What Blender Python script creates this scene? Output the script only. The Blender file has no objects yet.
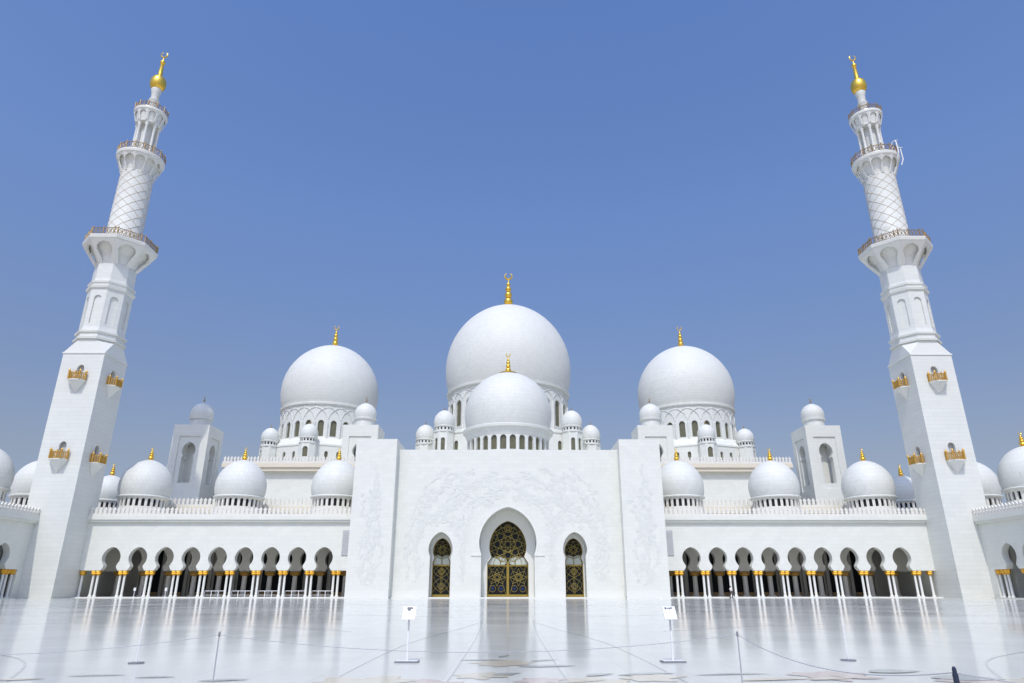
import bpy, bmesh, math, random
from mathutils import Vector, Matrix
random.seed(7)
PI = math.pi
R = math.radians
scene = bpy.context.scene
COL = scene.collection

# ------------------------------------------------------------------ camera, sky, sun, exposure
cd = bpy.data.cameras.new('camera')
cam = bpy.data.objects.new('camera', cd); COL.objects.link(cam)
cd.sensor_width = 36.0
cd.lens = 671.0 / 1024 * 36
cd.clip_start = 0.1; cd.clip_end = 8000
cam.location = (0, 0, 1.6)
cam.rotation_euler = (R(90 + 20.1), 0, R(-0.34))
scene.camera = cam

SUN_EL, SUN_AZ = 56.5, 8.0        # azimuth: degrees to the left of straight behind the camera
w = bpy.data.worlds.new('World'); scene.world = w; w.use_nodes = True
nt = w.node_tree
bg = nt.nodes['Background']
sky = nt.nodes.new('ShaderNodeTexSky')
sky.sky_type = 'NISHITA'; sky.sun_disc = False
sky.sun_elevation = R(SUN_EL); sky.sun_rotation = R(180 + SUN_AZ)
sky.altitude = 0; sky.air_density = 1.0; sky.dust_density = 3.0; sky.ozone_density = 6.0
# humid Gulf air: deeper violet blue overhead, greyer towards the horizon (by elevation of the sky direction)
tcw = nt.nodes.new('ShaderNodeTexCoord'); spw = nt.nodes.new('ShaderNodeSeparateXYZ'); nt.links.new(tcw.outputs['Generated'], spw.inputs[0])
rmp = nt.nodes.new('ShaderNodeValToRGB'); nt.links.new(spw.outputs[2], rmp.inputs[0])
K = 2.0
els = rmp.color_ramp.elements
els[0].position = 0.16; els[0].color = (1.26 / K, 0.99 / K, 0.88 / K, 1)
els[1].position = 0.72; els[1].color = (1.22 / K, 1.37 / K, 1.66 / K, 1)
e = els.new(0.27); e.color = (1.25 / K, 1.07 / K, 1.03 / K, 1)
e = els.new(0.50); e.color = (1.34 / K, 1.36 / K, 1.52 / K, 1)
e = els.new(0.0); e.color = (1.0 / K, 1.0 / K, 1.22 / K, 1)
e = els.new(0.9); e.color = (1.0 / K, 1.1 / K, 1.3 / K, 1)
mlw = nt.nodes.new('ShaderNodeMix'); mlw.data_type = 'RGBA'; mlw.blend_type = 'MULTIPLY'; mlw.inputs[0].default_value = 1; mlw.clamp_result = False
nt.links.new(sky.outputs[0], mlw.inputs[6]); nt.links.new(rmp.outputs[0], mlw.inputs[7])
sc2 = nt.nodes.new('ShaderNodeVectorMath'); sc2.operation = 'SCALE'; sc2.inputs['Scale'].default_value = K
nt.links.new(mlw.outputs[2], sc2.inputs[0]); nt.links.new(sc2.outputs[0], bg.inputs[0])
bg.inputs[1].default_value = 0.13
sd = bpy.data.lights.new('sun', 'SUN'); sd.energy = 2.32; sd.angle = R(0.55); sd.color = (1.0, 0.955, 0.88)
sun = bpy.data.objects.new('sun', sd); COL.objects.link(sun)
dirv = Vector((-math.sin(R(SUN_AZ)) * math.cos(R(SUN_EL)), -math.cos(R(SUN_AZ)) * math.cos(R(SUN_EL)), math.sin(R(SUN_EL))))
sun.rotation_euler = dirv.to_track_quat('Z', 'Y').to_euler()
sun.location = (0, -20, 60)
vs = scene.view_settings
vs.view_transform = 'Standard'; vs.look = 'None'; vs.gamma = 1.0; vs.use_curve_mapping = False
vs.exposure = 0.0

# ------------------------------------------------------------------ materials
def newmat(name):
    m = bpy.data.materials.new(name); m.use_nodes = True
    n = m.node_tree.nodes; b = n['Principled BSDF']
    return m, n, m.node_tree.links, b

def simple(name, col, rough=0.5, metal=0.0, noise=0.0, scale=3.0, bump=0.0):
    m, n, l, b = newmat(name)
    b.inputs['Base Color'].default_value = (*col, 1); b.inputs['Roughness'].default_value = rough
    b.inputs['Metallic'].default_value = metal
    tc = n.new('ShaderNodeTexCoord')
    nz = n.new('ShaderNodeTexNoise'); nz.inputs['Scale'].default_value = scale; nz.inputs['Detail'].default_value = 5
    l.new(tc.outputs['Object'], nz.inputs['Vector'])
    if noise:
        mx = n.new('ShaderNodeMix'); mx.data_type = 'RGBA'
        mx.inputs[6].default_value = (*[c * (1 - noise) for c in col], 1)
        mx.inputs[7].default_value = (*[min(1, c * (1 + noise)) for c in col], 1)
        l.new(nz.outputs[0], mx.inputs[0]); l.new(mx.outputs[2], b.inputs['Base Color'])
    if bump:
        bp = n.new('ShaderNodeBump'); bp.inputs['Strength'].default_value = 0.6; bp.inputs['Distance'].default_value = bump
        l.new(nz.outputs[0], bp.inputs['Height']); l.new(bp.outputs[0], b.inputs['Normal'])
    return m

def marble(name, col, bw=1.3, bh=0.62, joint=0.90, msize=0.016, rough=0.42, relief=False):
    """white marble cladding: staggered slabs with fine joints, faint veining and weathering"""
    m, n, l, b = newmat(name)
    b.inputs['Roughness'].default_value = rough
    tc = n.new('ShaderNodeTexCoord'); sp = n.new('ShaderNodeSeparateXYZ'); l.new(tc.outputs['Object'], sp.inputs[0])
    ad = n.new('ShaderNodeMath'); ad.operation = 'ADD'; l.new(sp.outputs[0], ad.inputs[0]); l.new(sp.outputs[1], ad.inputs[1])
    cb = n.new('ShaderNodeCombineXYZ'); l.new(ad.outputs[0], cb.inputs[0]); l.new(sp.outputs[2], cb.inputs[1])
    br = n.new('ShaderNodeTexBrick')
    br.inputs['Color1'].default_value = (*[c * 0.975 for c in col], 1)
    br.inputs['Color2'].default_value = (*[min(1, c * 1.02) for c in col], 1)
    br.inputs['Mortar'].default_value = (*[c * joint for c in col], 1)
    br.inputs['Scale'].default_value = 1.0; br.inputs['Mortar Size'].default_value = msize
    br.inputs['Mortar Smooth'].default_value = 0.3
    br.inputs['Brick Width'].default_value = bw; br.inputs['Row Height'].default_value = bh
    l.new(cb.outputs[0], br.inputs['Vector'])
    nz = n.new('ShaderNodeTexNoise'); nz.inputs['Scale'].default_value = 0.35; nz.inputs['Detail'].default_value = 8; nz.inputs['Distortion'].default_value = 1.5
    l.new(tc.outputs['Object'], nz.inputs['Vector'])
    rp = n.new('ShaderNodeMapRange'); rp.inputs[1].default_value = 0.3; rp.inputs[2].default_value = 0.7
    rp.inputs[3].default_value = 0.955; rp.inputs[4].default_value = 1.0
    l.new(nz.outputs[0], rp.inputs[0])
    mx = n.new('ShaderNodeMix'); mx.data_type = 'RGBA'; mx.blend_type = 'MULTIPLY'; mx.inputs[0].default_value = 1
    l.new(br.outputs[0], mx.inputs[6]); l.new(rp.outputs[0], mx.inputs[7])
    out = mx.outputs[2]
    if relief:
        # carved flower and vine relief on the portal: warped cell edges, limited to the carved fields
        wn = n.new('ShaderNodeTexNoise'); wn.inputs['Scale'].default_value = 0.9; wn.inputs['Detail'].default_value = 3
        l.new(tc.outputs['Object'], wn.inputs['Vector'])
        va = n.new('ShaderNodeVectorMath'); va.operation = 'MULTIPLY_ADD'
        va.inputs[1].default_value = (1.6, 1.6, 1.6); l.new(wn.outputs['Color'], va.inputs[0]); l.new(tc.outputs['Object'], va.inputs[2])
        vo = n.new('ShaderNodeTexVoronoi'); vo.feature = 'DISTANCE_TO_EDGE'; vo.inputs['Scale'].default_value = 1.5
        l.new(va.outputs[0], vo.inputs['Vector'])
        ed = n.new('ShaderNodeMapRange'); ed.inputs[1].default_value = 0.03; ed.inputs[2].default_value = 0.16
        ed.inputs[3].default_value = 1; ed.inputs[4].default_value = 0
        l.new(vo.outputs['Distance'], ed.inputs[0])
        big = n.new('ShaderNodeTexNoise'); big.inputs['Scale'].default_value = 0.30; big.inputs['Detail'].default_value = 2
        l.new(tc.outputs['Object'], big.inputs['Vector'])
        bm_ = n.new('ShaderNodeMapRange'); bm_.inputs[1].default_value = 0.42; bm_.inputs[2].default_value = 0.56
        l.new(big.outputs[0], bm_.inputs[0])
        # field mask, from |x| and z
        ab = n.new('ShaderNodeMath'); ab.operation = 'ABSOLUTE'; l.new(sp.outputs[0], ab.inputs[0])
        def band(src, a, b_, s=0.6):
            p = n.new('ShaderNodeMapRange'); p.inputs[1].default_value = a; p.inputs[2].default_value = a + s; l.new(src, p.inputs[0])
            q = n.new('ShaderNodeMapRange'); q.inputs[1].default_value = b_ - s; q.inputs[2].default_value = b_
            q.inputs[3].default_value = 1; q.inputs[4].default_value = 0; l.new(src, q.inputs[0])
            k = n.new('ShaderNodeMath'); k.operation = 'MULTIPLY'; l.new(p.outputs[0], k.inputs[0]); l.new(q.outputs[0], k.inputs[1])
            return k.outputs[0]
        def mul(a, b_):
            k = n.new('ShaderNodeMath'); k.operation = 'MULTIPLY'; l.new(a, k.inputs[0]); l.new(b_, k.inputs[1]); return k.outputs[0]
        pyl = mul(band(ab.outputs[0], 19.3, 23.2, 1.2), band(sp.outputs[2], 1.6, 22.0, 2.0))
        cen = mul(band(ab.outputs[0], -1, 14.5, 2.5), band(sp.outputs[2], 2.0, 20.5, 2.5))
        mxm = n.new('ShaderNodeMath'); mxm.operation = 'MAXIMUM'; l.new(pyl, mxm.inputs[0]); l.new(mul(cen, bm_.outputs[0]), mxm.inputs[1])
        car = mul(ed.outputs[0], mxm.outputs[0])
        mx2 = n.new('ShaderNodeMix'); mx2.data_type = 'RGBA'
        mx2.inputs[7].default_value = (0.69, 0.70, 0.70, 1)
        sc = n.new('ShaderNodeMath'); sc.operation = 'MULTIPLY'; sc.inputs[1].default_value = 0.5; l.new(car, sc.inputs[0])
        l.new(sc.outputs[0], mx2.inputs[0]); l.new(out, mx2.inputs[6]); out = mx2.outputs[2]
        bp = n.new('ShaderNodeBump'); bp.inputs['Strength'].default_value = 0.6; bp.inputs['Distance'].default_value = 0.05
        l.new(car, bp.inputs['Height']); l.new(bp.outputs[0], b.inputs['Normal'])
    l.new(out, b.inputs['Base Color'])
    return m

M_WALL = marble('white_marble', (0.735, 0.742, 0.675))
M_PORT = marble('portal_marble', (0.735, 0.742, 0.675))
M_CARV = simple('carved_relief', (0.69, 0.70, 0.645), 0.6, noise=0.05)
M_MIN = marble('minaret_marble', (0.725, 0.735, 0.68), bw=3.6, bh=0.66, joint=0.88, msize=0.025)
M_DOME = marble('dome_marble', (0.70, 0.708, 0.658), bw=0.9, bh=0.75, joint=0.88, msize=0.03, rough=0.62)
M_TRIM = simple('cream_stone', (0.72, 0.65, 0.52), 0.6, noise=0.05)
M_PARA = simple('parapet_stone', (0.74, 0.72, 0.65), 0.6, noise=0.04)
M_COLM = simple('column_marble', (0.75, 0.755, 0.70), 0.25, noise=0.03)
M_GOLD = simple('gold_mosaic', (0.90, 0.60, 0.10), 0.32, 0.85, noise=0.12, scale=4)
M_CAP = simple('gilded_leaf', (0.74, 0.40, 0.035), 0.45, 0.45, noise=0.25, scale=5, bump=0.03)
M_CAPIN = simple('shaded_gilding', (0.42, 0.24, 0.05), 0.5, 0.4, noise=0.25, scale=5, bump=0.03)  # darker copy of the gilded leaf, inner row's shade put into the colour
M_BRASS = simple('weathered_brass', (0.36, 0.25, 0.12), 0.45, 0.5, noise=0.3, scale=3)
M_GOLDRAIL = simple('gilded_rail', (0.56, 0.33, 0.06), 0.5, 0.35, noise=0.2, scale=3)
M_RIB = simple('rib_line', (0.56, 0.48, 0.36), 0.55, noise=0.1)
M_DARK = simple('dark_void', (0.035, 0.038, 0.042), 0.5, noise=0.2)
M_GLASS = simple('dark_glass', (0.012, 0.015, 0.018), 0.45, noise=0.3, scale=1.5)
M_GLASS.node_tree.nodes['Principled BSDF'].inputs['Specular IOR Level'].default_value = 0.15
M_WINGLASS = simple('screened_glass', (0.13, 0.125, 0.075), 0.35, noise=0.35, scale=2.5)
M_BLUE = simple('blue_glass', (0.012, 0.025, 0.075), 0.1, noise=0.3, scale=3)
M_CREAMGLASS = simple('milk_glass', (0.52, 0.56, 0.49), 0.2, noise=0.08)
M_LATT = simple('gilt_lattice', (0.34, 0.27, 0.075), 0.5, 0.3, noise=0.25, scale=4)
M_STILE = simple('gilt_stile', (0.32, 0.225, 0.04), 0.5, 0.35, noise=0.2, scale=4)
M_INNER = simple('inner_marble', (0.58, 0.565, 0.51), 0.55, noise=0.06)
M_LOUV = simple('grey_louvre', (0.50, 0.51, 0.51), 0.6, noise=0.06)
M_STEEL = simple('brushed_steel', (0.62, 0.63, 0.65), 0.3, 0.8, noise=0.05)
M_WHITE = simple('white_paint', (0.82, 0.82, 0.82), 0.45, noise=0.02)
M_BLACK = simple('black_rubber', (0.03, 0.03, 0.035), 0.6, noise=0.2)
M_NAVY = simple('navy_plastic', (0.02, 0.03, 0.06), 0.4, noise=0.2)
M_GREYP = simple('grey_metal', (0.28, 0.29, 0.29), 0.45, 0.4, noise=0.1)
M_ROPE = simple('grey_rope', (0.42, 0.42, 0.44), 0.8, noise=0.15, scale=40)

# polished marble floor
def floor_mat():
    m, n, l, b = newmat('polished_floor')
    tc = n.new('ShaderNodeTexCoord')
    br = n.new('ShaderNodeTexBrick'); br.offset = 0.0
    br.inputs['Color1'].default_value = (0.635, 0.64, 0.585, 1); br.inputs['Color2'].default_value = (0.675, 0.68, 0.625, 1)
    br.inputs['Mortar'].default_value = (0.53, 0.54, 0.52, 1)
    br.inputs['Scale'].default_value = 1; br.inputs['Mortar Size'].default_value = 0.006
    br.inputs['Brick Width'].default_value = 1.2; br.inputs['Row Height'].default_value = 1.2
    l.new(tc.outputs['Object'], br.inputs['Vector'])
    nz = n.new('ShaderNodeTexNoise'); nz.inputs['Scale'].default_value = 0.12; nz.inputs['Detail'].default_value = 6
    l.new(tc.outputs['Object'], nz.inputs['Vector'])
    rp = n.new('ShaderNodeMapRange'); rp.inputs[1].default_value = 0.3; rp.inputs[2].default_value = 0.7
    rp.inputs[3].default_value = 0.93; rp.inputs[4].default_value = 1.0; l.new(nz.outputs[0], rp.inputs[0])
    mx = n.new('ShaderNodeMix'); mx.data_type = 'RGBA'; mx.blend_type = 'MULTIPLY'; mx.inputs[0].default_value = 1
    l.new(br.outputs[0], mx.inputs[6]); l.new(rp.outputs[0], mx.inputs[7]); l.new(mx.outputs[2], b.inputs['Base Color'])
    b.inputs['Roughness'].default_value = 0.13; b.inputs['IOR'].default_value = 1.16
    r2 = n.new('ShaderNodeMapRange'); r2.inputs[1].default_value = 0.3; r2.inputs[2].default_value = 0.7
    r2.inputs[3].default_value = 0.085; r2.inputs[4].default_value = 0.14
    l.new(nz.outputs[0], r2.inputs[0]); l.new(r2.outputs[0], b.inputs['Roughness'])
    wv = n.new('ShaderNodeTexNoise'); wv.inputs['Scale'].default_value = 0.55; wv.inputs['Detail'].default_value = 2
    mp = n.new('ShaderNodeMapping'); mp.inputs['Scale'].default_value = (0.35, 1.3, 1); l.new(tc.outputs['Object'], mp.inputs[0])
    l.new(mp.outputs[0], wv.inputs['Vector'])
    bp = n.new('ShaderNodeBump'); bp.inputs['Strength'].default_value = 1.0; bp.inputs['Distance'].default_value = 0.004
    l.new(wv.outputs[0], bp.inputs['Height']); l.new(bp.outputs[0], b.inputs['Normal'])
    return m
M_FLOOR = floor_mat()
def inlay_mat(name, col):
    m = simple(name, col, 0.13, noise=0.12, scale=2.5); return m
M_IN_BEIGE = inlay_mat('beige_inlay', (0.60, 0.54, 0.42))
M_IN_GREY = inlay_mat('grey_green_inlay', (0.37, 0.40, 0.39))
M_IN_PINK = inlay_mat('rose_inlay', (0.55, 0.44, 0.40))
M_IN_LINE = inlay_mat('line_inlay', (0.47, 0.48, 0.47))
M_SAND = simple('sand', (0.42, 0.36, 0.27), 0.9, noise=0.12, scale=0.05)

# ------------------------------------------------------------------ mesh helpers
class MB:
    def __init__(s): s.v = []; s.f = []
    def add(s, verts, faces, M=None):
        o = len(s.v)
        s.v += [tuple(M @ Vector(p)) if M is not None else tuple(p) for p in verts]
        s.f += [tuple(i + o for i in f) for f in faces]
        return s
    def box(s, x0, x1, y0, y1, z0, z1, M=None):
        vs_ = [(x, y, z) for z in (z0, z1) for y in (y0, y1) for x in (x0, x1)]
        return s.add(vs_, [(0, 2, 3, 1), (4, 5, 7, 6), (0, 1, 5, 4), (2, 6, 7, 3), (0, 4, 6, 2), (1, 3, 7, 5)], M)
    def prism(s, poly, y0, y1, M=None, seam=None):
        """polygon in x,z extruded from y0 to y1; edges lying on a seam x are left open"""
        n = len(poly)
        vs_ = [(x, y0, z) for x, z in poly] + [(x, y1, z) for x, z in poly]
        fs = [tuple(range(n)), tuple(range(2 * n - 1, n - 1, -1))]
        for i in range(n):
            j = (i + 1) % n
            if seam is not None and abs(poly[i][0] - poly[j][0]) < 1e-6 and any(abs(poly[i][0] - q) < 1e-6 for q in seam): continue
            fs.append((i, i + n, j + n, j))
        return s.add(vs_, fs, M)
    def bay(s, P, z0, z1, outl, t, M=None, ends=False):
        """wall panel of width P centred on x=0, front at y=0, thickness t, with the opening outl (right half, bottom to top)"""
        zb = outl[0][1]; top = outl[-1][1]
        if zb > z0 + 1e-6:
            right = [(0, z0), (P / 2, z0), (P / 2, z1), (0, z1)] + [(x, z) for x, z in reversed(outl)] + [(0, zb)]
        else:
            right = [(outl[0][0], z0), (P / 2, z0), (P / 2, z1), (0, z1)] + [(x, z) for x, z in reversed(outl)][:-1]
        seam = (0,) if ends else (0, P / 2, -P / 2)
        s.prism(right, 0, t, M, seam)
        s.prism([(-x, z) for x, z in reversed(right)], 0, t, M, seam)
        return s
    def lathe(s, prof, seg=32, c=(0, 0, 0), M=None, a0=0.0, lobes=0, lob=0.0):
        vs_ = []; fs = []
        n = len(prof)
        for i, (r, z) in enumerate(prof):
            for k in range(seg):
                a = a0 + 2 * PI * k / seg
                rr = r * (1 + lob * math.cos(lobes * a)) if lobes else r
                vs_.append((c[0] + rr * math.cos(a), c[1] + rr * math.sin(a), c[2] + z))
        for i in range(n - 1):
            for k in range(seg):
                k2 = (k + 1) % seg
                fs.append((i * seg + k, i * seg + k2, (i + 1) * seg + k2, (i + 1) * seg + k))
        if prof[0][0] > 1e-4: fs.append(tuple(range(seg - 1, -1, -1)))
        if prof[-1][0] > 1e-4: fs.append(tuple((n - 1) * seg + k for k in range(seg)))
        return s.add(vs_, fs, M)
    def tube(s, pts, r, seg=6, closed=False, M=None):
        pts = [Vector(p) for p in pts]; n = len(pts); vs_ = []; fs = []; u = None
        for i, p in enumerate(pts):
            a = pts[(i - 1) % n] if (closed or i > 0) else p
            b = pts[(i + 1) % n] if (closed or i < n - 1) else p
            d = (b - a).normalized() if (b - a).length > 1e-9 else Vector((0, 0, 1))
            if u is None: u = d.cross(Vector((0, 0, 1)) if abs(d.z) < 0.9 else Vector((0, 1, 0))).normalized()
            else:
                u2 = u - d * u.dot(d)
                u = u2.normalized() if u2.length > 1e-6 else d.cross(Vector((0.3, 0.5, 0.8))).normalized()
            v = d.cross(u)
            for k in range(seg):
                t = 2 * PI * k / seg
                vs_.append(tuple(p + u * r * math.cos(t) + v * r * math.sin(t)))
        for i in range(n if closed else n - 1):
            j = (i + 1) % n
            for k in range(seg):
                k2 = (k + 1) % seg
                fs.append((i * seg + k, i * seg + k2, j * seg + k2, j * seg + k))
        if not closed:
            fs.append(tuple(range(seg))[::-1]); fs.append(tuple((n - 1) * seg + k for k in range(seg)))
        return s.add(vs_, fs, M)

ROOT = {}
ZMAP = None
def zm(z):
    for (a, b), (c, d) in zip(ZMAP, ZMAP[1:]):
        if z <= c: return b + (d - b) * (z - a) / (c - a)
    return z + ZMAP[-1][1] - ZMAP[-1][0]
def obj(name, mb, mat, parent=None, smooth=False, fixn=True):
    org = Vector((0, 0, 0))
    if parent is not None: org = Vector(ROOT[parent.name])
    me = bpy.data.meshes.new(name)
    if ZMAP: mb.v = [(x, y, zm(z)) for x, y, z in mb.v]
    me.from_pydata([(x - org.x, y - org.y, z - org.z) for x, y, z in mb.v], [], mb.f)
    if fixn:
        b = bmesh.new(); b.from_mesh(me)
        bmesh.ops.recalc_face_normals(b, faces=b.faces); b.to_mesh(me); b.free()
    if smooth:
        me.polygons.foreach_set('use_smooth', [True] * len(me.polygons))
        me.set_sharp_from_angle(angle=R(38))
    me.materials.append(mat); me.update()
    o = bpy.data.objects.new(name, me); COL.objects.link(o)
    if parent is not None: o.parent = parent
    ROOT[o.name] = tuple(org)
    return o
def thing(name, label, cat, loc, group=None):
    o = bpy.data.objects.new(name, None); COL.objects.link(o)
    o.location = loc; o.empty_display_size = 0.5
    o['label'] = label; o['category'] = cat
    if group: o['group'] = group
    ROOT[o.name] = tuple(loc); return o
def tag(o, label, cat, group=None):
    o['label'] = label; o['category'] = cat
    if group: o['group'] = group
    return o
def struct(o, kind='structure'): o['kind'] = kind; return o
def copy_tree(o, parent=None):
    c = o.copy(); COL.objects.link(c); c.parent = parent
    for ch in list(o.children): copy_tree(ch, c)
    return c
def frame(origin, ax, ay):
    """matrix that maps local x to ax, local y to ay (both horizontal), z up"""
    M = Matrix.Identity(4)
    for i in range(3):
        M[i][0] = ax[i]; M[i][1] = ay[i]; M[i][2] = (0, 0, 1)[i]; M[i][3] = origin[i]
    return M
def radial(cx, cy, r, a):
    """frame whose origin sits at radius r, angle a (0 = towards camera, -y), local y pointing inwards"""
    ox = cx + r * math.sin(a); oy = cy - r * math.cos(a)
    return frame((ox, oy, 0), (math.cos(a), math.sin(a), 0), (-math.sin(a), math.cos(a), 0))

# openings: right half outlines from the bottom to the tip
def arch(w, zb, zt, n=7):
    h = w / 2; zs = zt - h * 1.15
    return [(h, zb)] + [(h * math.cos(t), zs + h * 1.15 * math.sin(t)) for t in [PI / 2 * k / n for k in range(n)]] + [(0, zt)]
def keyhole(hb, zb, hn, zn, rc, zc, zt, n=12, splay=None):
    """half width hb at the bottom zb, neck hn at zn, round part of radius rc about zc, pointed tip zt"""
    pts = [(hb, zb)]
    if splay: pts += splay
    pts.append((hn, zn))
    a0 = -math.acos(min(1, hn / rc))
    za = zc + rc * math.sin(a0)
    for k in range(1, n + 1):
        t = a0 + (PI / 2 - a0) * k / (n + 1)
        x = rc * math.cos(t)
        z = zc + rc * math.sin(t) if t < 0 else zc + (zt - zc) * (.86 * math.sin(t) + .14 * (t / (PI / 2)) ** 1.6)
        if k == 0: z = zn
        pts.append((x, z))
    pts.append((0, zt))
    if za < zn: pts = [p for i, p in enumerate(pts) if not (i > (1 if splay is None else 1 + len(splay)) and p[1] <= zn)]
    return pts
def rect(w, zb, zt): return [(w / 2, zb), (w / 2, zt), (0, zt)]

def dome_prof(Rm, h, n=22, point=0.06):
    """swelling dome: foot at 0.93 R, widest at 0.40 R, drawn up to a slight point at h"""
    z0 = 0.40 * Rm; pr = []
    for k in range(6):
        z = z0 * k / 6; pr.append((Rm * math.sqrt(max(0, 1 - ((z0 - z) / (1.12 * Rm)) ** 2)), z))
    hh = (h - z0)
    for k in range(n + 1):
        t = PI / 2 * k / n
        pr.append((Rm * math.cos(t) ** 0.97 if k < n else 0.0, z0 + hh * ((1 - point) * math.sin(t) + point * (t / (PI / 2)) ** 3)))
    return pr
def finial(mb, c, h, r, crescent=True, plate=0.0):
    """stack of shrinking gold balls on a waisted foot, with a crescent on the tip"""
    pr = []
    if plate: pr += [(plate, -0.02 * h), (plate, 0.012 * h), (r * 1.05, 0.05 * h)]
    else: pr += [(r * 1.1, -0.06 * h), (r * 1.1, 0.0)]
    z = 0.06 * h
    for rr, hh in ((1.0, 0.18), (0.82, 0.155), (0.66, 0.13), (0.45, 0.09)):
        for k in range(7):
            t = PI * k / 6
            pr.append((r * (0.38 * rr + 0.62 * rr * math.sin(t)), z + hh * h * (1 - math.cos(t)) / 2))
        z += hh * h + 0.015 * h
    pr += [(r * 0.14, z), (r * 0.07, z + 0.1 * h)]
    mb.lathe(pr, 14, c)
    if crescent:
        cr = 0.088 * h; cc = (c[0], c[1], c[2] + z + 0.1 * h + cr * 0.85)
        pts = []
        n = 14
        for k in range(n + 1):
            a = R(120) + R(300) * k / n
            pts.append((cc[0] + cr * math.cos(a), cc[1], cc[2] + cr * math.sin(a)))
        for k in range(n):
            th = cr * (0.08 + 0.22 * math.sin(PI * (k + .5) / n))
            mb.tube([pts[k], pts[k + 1]], th, 5)

def merlons(mb, x0, x1, y, z, h, pitch, t, M=None):
    n = max(1, round((x1 - x0) / pitch)); p = (x1 - x0) / n
    for i in range(n):
        c = x0 + (i + .5) * p; q = p
        poly = [(c - .20 * q, z), (c + .20 * q, z), (c + .34 * q, z + .22 * h), (c + .22 * q, z + .42 * h), (c + .40 * q, z + .62 * h),
                (c + .16 * q, z + .84 * h), (c, z + h), (c - .16 * q, z + .84 * h), (c - .40 * q, z + .62 * h), (c - .22 * q, z + .42 * h), (c - .34 * q, z + .22 * h)]
        mb.prism(poly, y, y + t, M)
def crenel(mb, x0, x1, y, z, h, M=None, pitch=0.72, t=0.22):
    mb.box(x0, x1, y - .04, y + t + .04, z, z + .26 * h, M)
    merlons(mb, x0, x1, y, z + .26 * h, .74 * h, pitch, t, M)

def ring_drum(parent, cx, cy, r, z0, z1, N, w, zb, zt, wall_mat=M_DOME, glass=M_WINGLASS, t=0.55, name='drum', win=True, grid=False):
    """faceted drum with N arched openings and glazing set back inside each"""
    mb = MB(); P = 2 * r * math.tan(PI / N)
    gl = MB(); ro = r / math.cos(PI / N) * 0 + r
    for k in range(N):
        a = 2 * PI * (k + .5) / N
        M = radial(cx, cy, ro, a)
        mb.bay(P, z0, z1, arch(w, zb, zt, 5), t, M)
    d = obj(name, mb, wall_mat, parent)
    if win:
        for k in range(N):
            a = 2 * PI * (k + .5) / N
            if math.cos(a) < -0.35: continue
            M = radial(cx, cy, ro, a)
            g = MB(); g.box(-w / 2 - .1, w / 2 + .1, t * .72, t * .72 + .08, zb - .1, zt + .1, M)
            o = obj('window', g, glass, d)
    else:
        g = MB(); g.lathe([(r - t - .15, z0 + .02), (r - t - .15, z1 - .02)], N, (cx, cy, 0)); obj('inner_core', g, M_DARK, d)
    return d

def small_dome(parent, cx, cy, zr, Rm, h, zbase, N=32, slit=(0.36, 1.35), fin=2.0, name='dome', gold=M_GOLD, ring=0.28):
    """roof dome: plain foot, ring of slender slits, moulding, dome and finial; zr is the height of the dome's foot"""
    d = MB(); d.lathe([(Rm * .93, 0)] + dome_prof(Rm, h)[1:], 56, (cx, cy, zr))
    d.lathe([(Rm * .9, -ring), (Rm * .985, -ring), (Rm * 1.0, -ring * .4), (Rm * .99, 0.0), (Rm * .95, 0.05)], 56, (cx, cy, zr))
    o = obj(name, d, M_DOME, parent, smooth=True)
    rd = Rm * .90; z1 = zr - ring; zs = z1 - slit[1] - .35
    mb = MB(); P = 2 * rd * math.tan(PI / N)
    for k in range(N):
        mb.bay(P, zs, z1, arch(slit[0], zs + .1, z1 - .25, 4), .28, radial(cx, cy, rd, 2 * PI * k / N))
    mb.lathe([(rd + .12, zbase), (rd + .12, zs - .003), (rd - .6, zs - .003)], N, (cx, cy, 0), a0=PI / N)
    obj('drum', mb, M_PARA, o)
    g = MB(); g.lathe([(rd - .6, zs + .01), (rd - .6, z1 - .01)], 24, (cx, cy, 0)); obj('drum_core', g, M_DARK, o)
    if fin:
        f = MB(); finial(f, (cx, cy, zr + h), fin, fin * .2); obj('finial', f, gold, o, smooth=True)
    return o

# ------------------------------------------------------------------ ground
g = MB(); g.box(-3000, 3000, -3000, 3000, -1.0, -0.02); struct(obj('ground', g, M_SAND))
g = MB(); g.add([(-72, -60, 0), (72, -60, 0), (72, 112.5, 0), (-72, 112.5, 0)], [(0, 1, 2, 3)]); struct(obj('courtyard_floor', g, M_FLOOR))

# floor inlays: flat stone figures flush with the paving
def ribbon(mb, pts, wd, z=0.004):
    P = [Vector((x, y, z)) for x, y in pts]; vs_ = []
    for i, p in enumerate(P):
        a = P[max(0, i - 1)]; b = P[min(len(P) - 1, i + 1)]
        d = (b - a).normalized(); nrm = Vector((-d.y, d.x, 0))
        vs_ += [tuple(p + nrm * wd / 2), tuple(p - nrm * wd / 2)]
    mb.add(vs_, [(2 * i, 2 * i + 1, 2 * i + 3, 2 * i + 2) for i in range(len(P) - 1)])
def spline(ctrl, n=12):
    out = []
    c = [ctrl[0]] + list(ctrl) + [ctrl[-1]]
    for i in range(1, len(c) - 2):
        for k in range(n):
            t = k / n; p0, p1, p2, p3 = c[i - 1], c[i], c[i + 1], c[i + 2]
            out.append(tuple(0.5 * (2 * p1[j] + (p2[j] - p0[j]) * t + (2 * p0[j] - 5 * p1[j] + 4 * p2[j] - p3[j]) * t * t + (-p0[j] + 3 * p1[j] - 3 * p2[j] + p3[j]) * t ** 3) for j in (0, 1)))
    out.append(tuple(ctrl[-1])); return out
PETN = [0]
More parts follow.
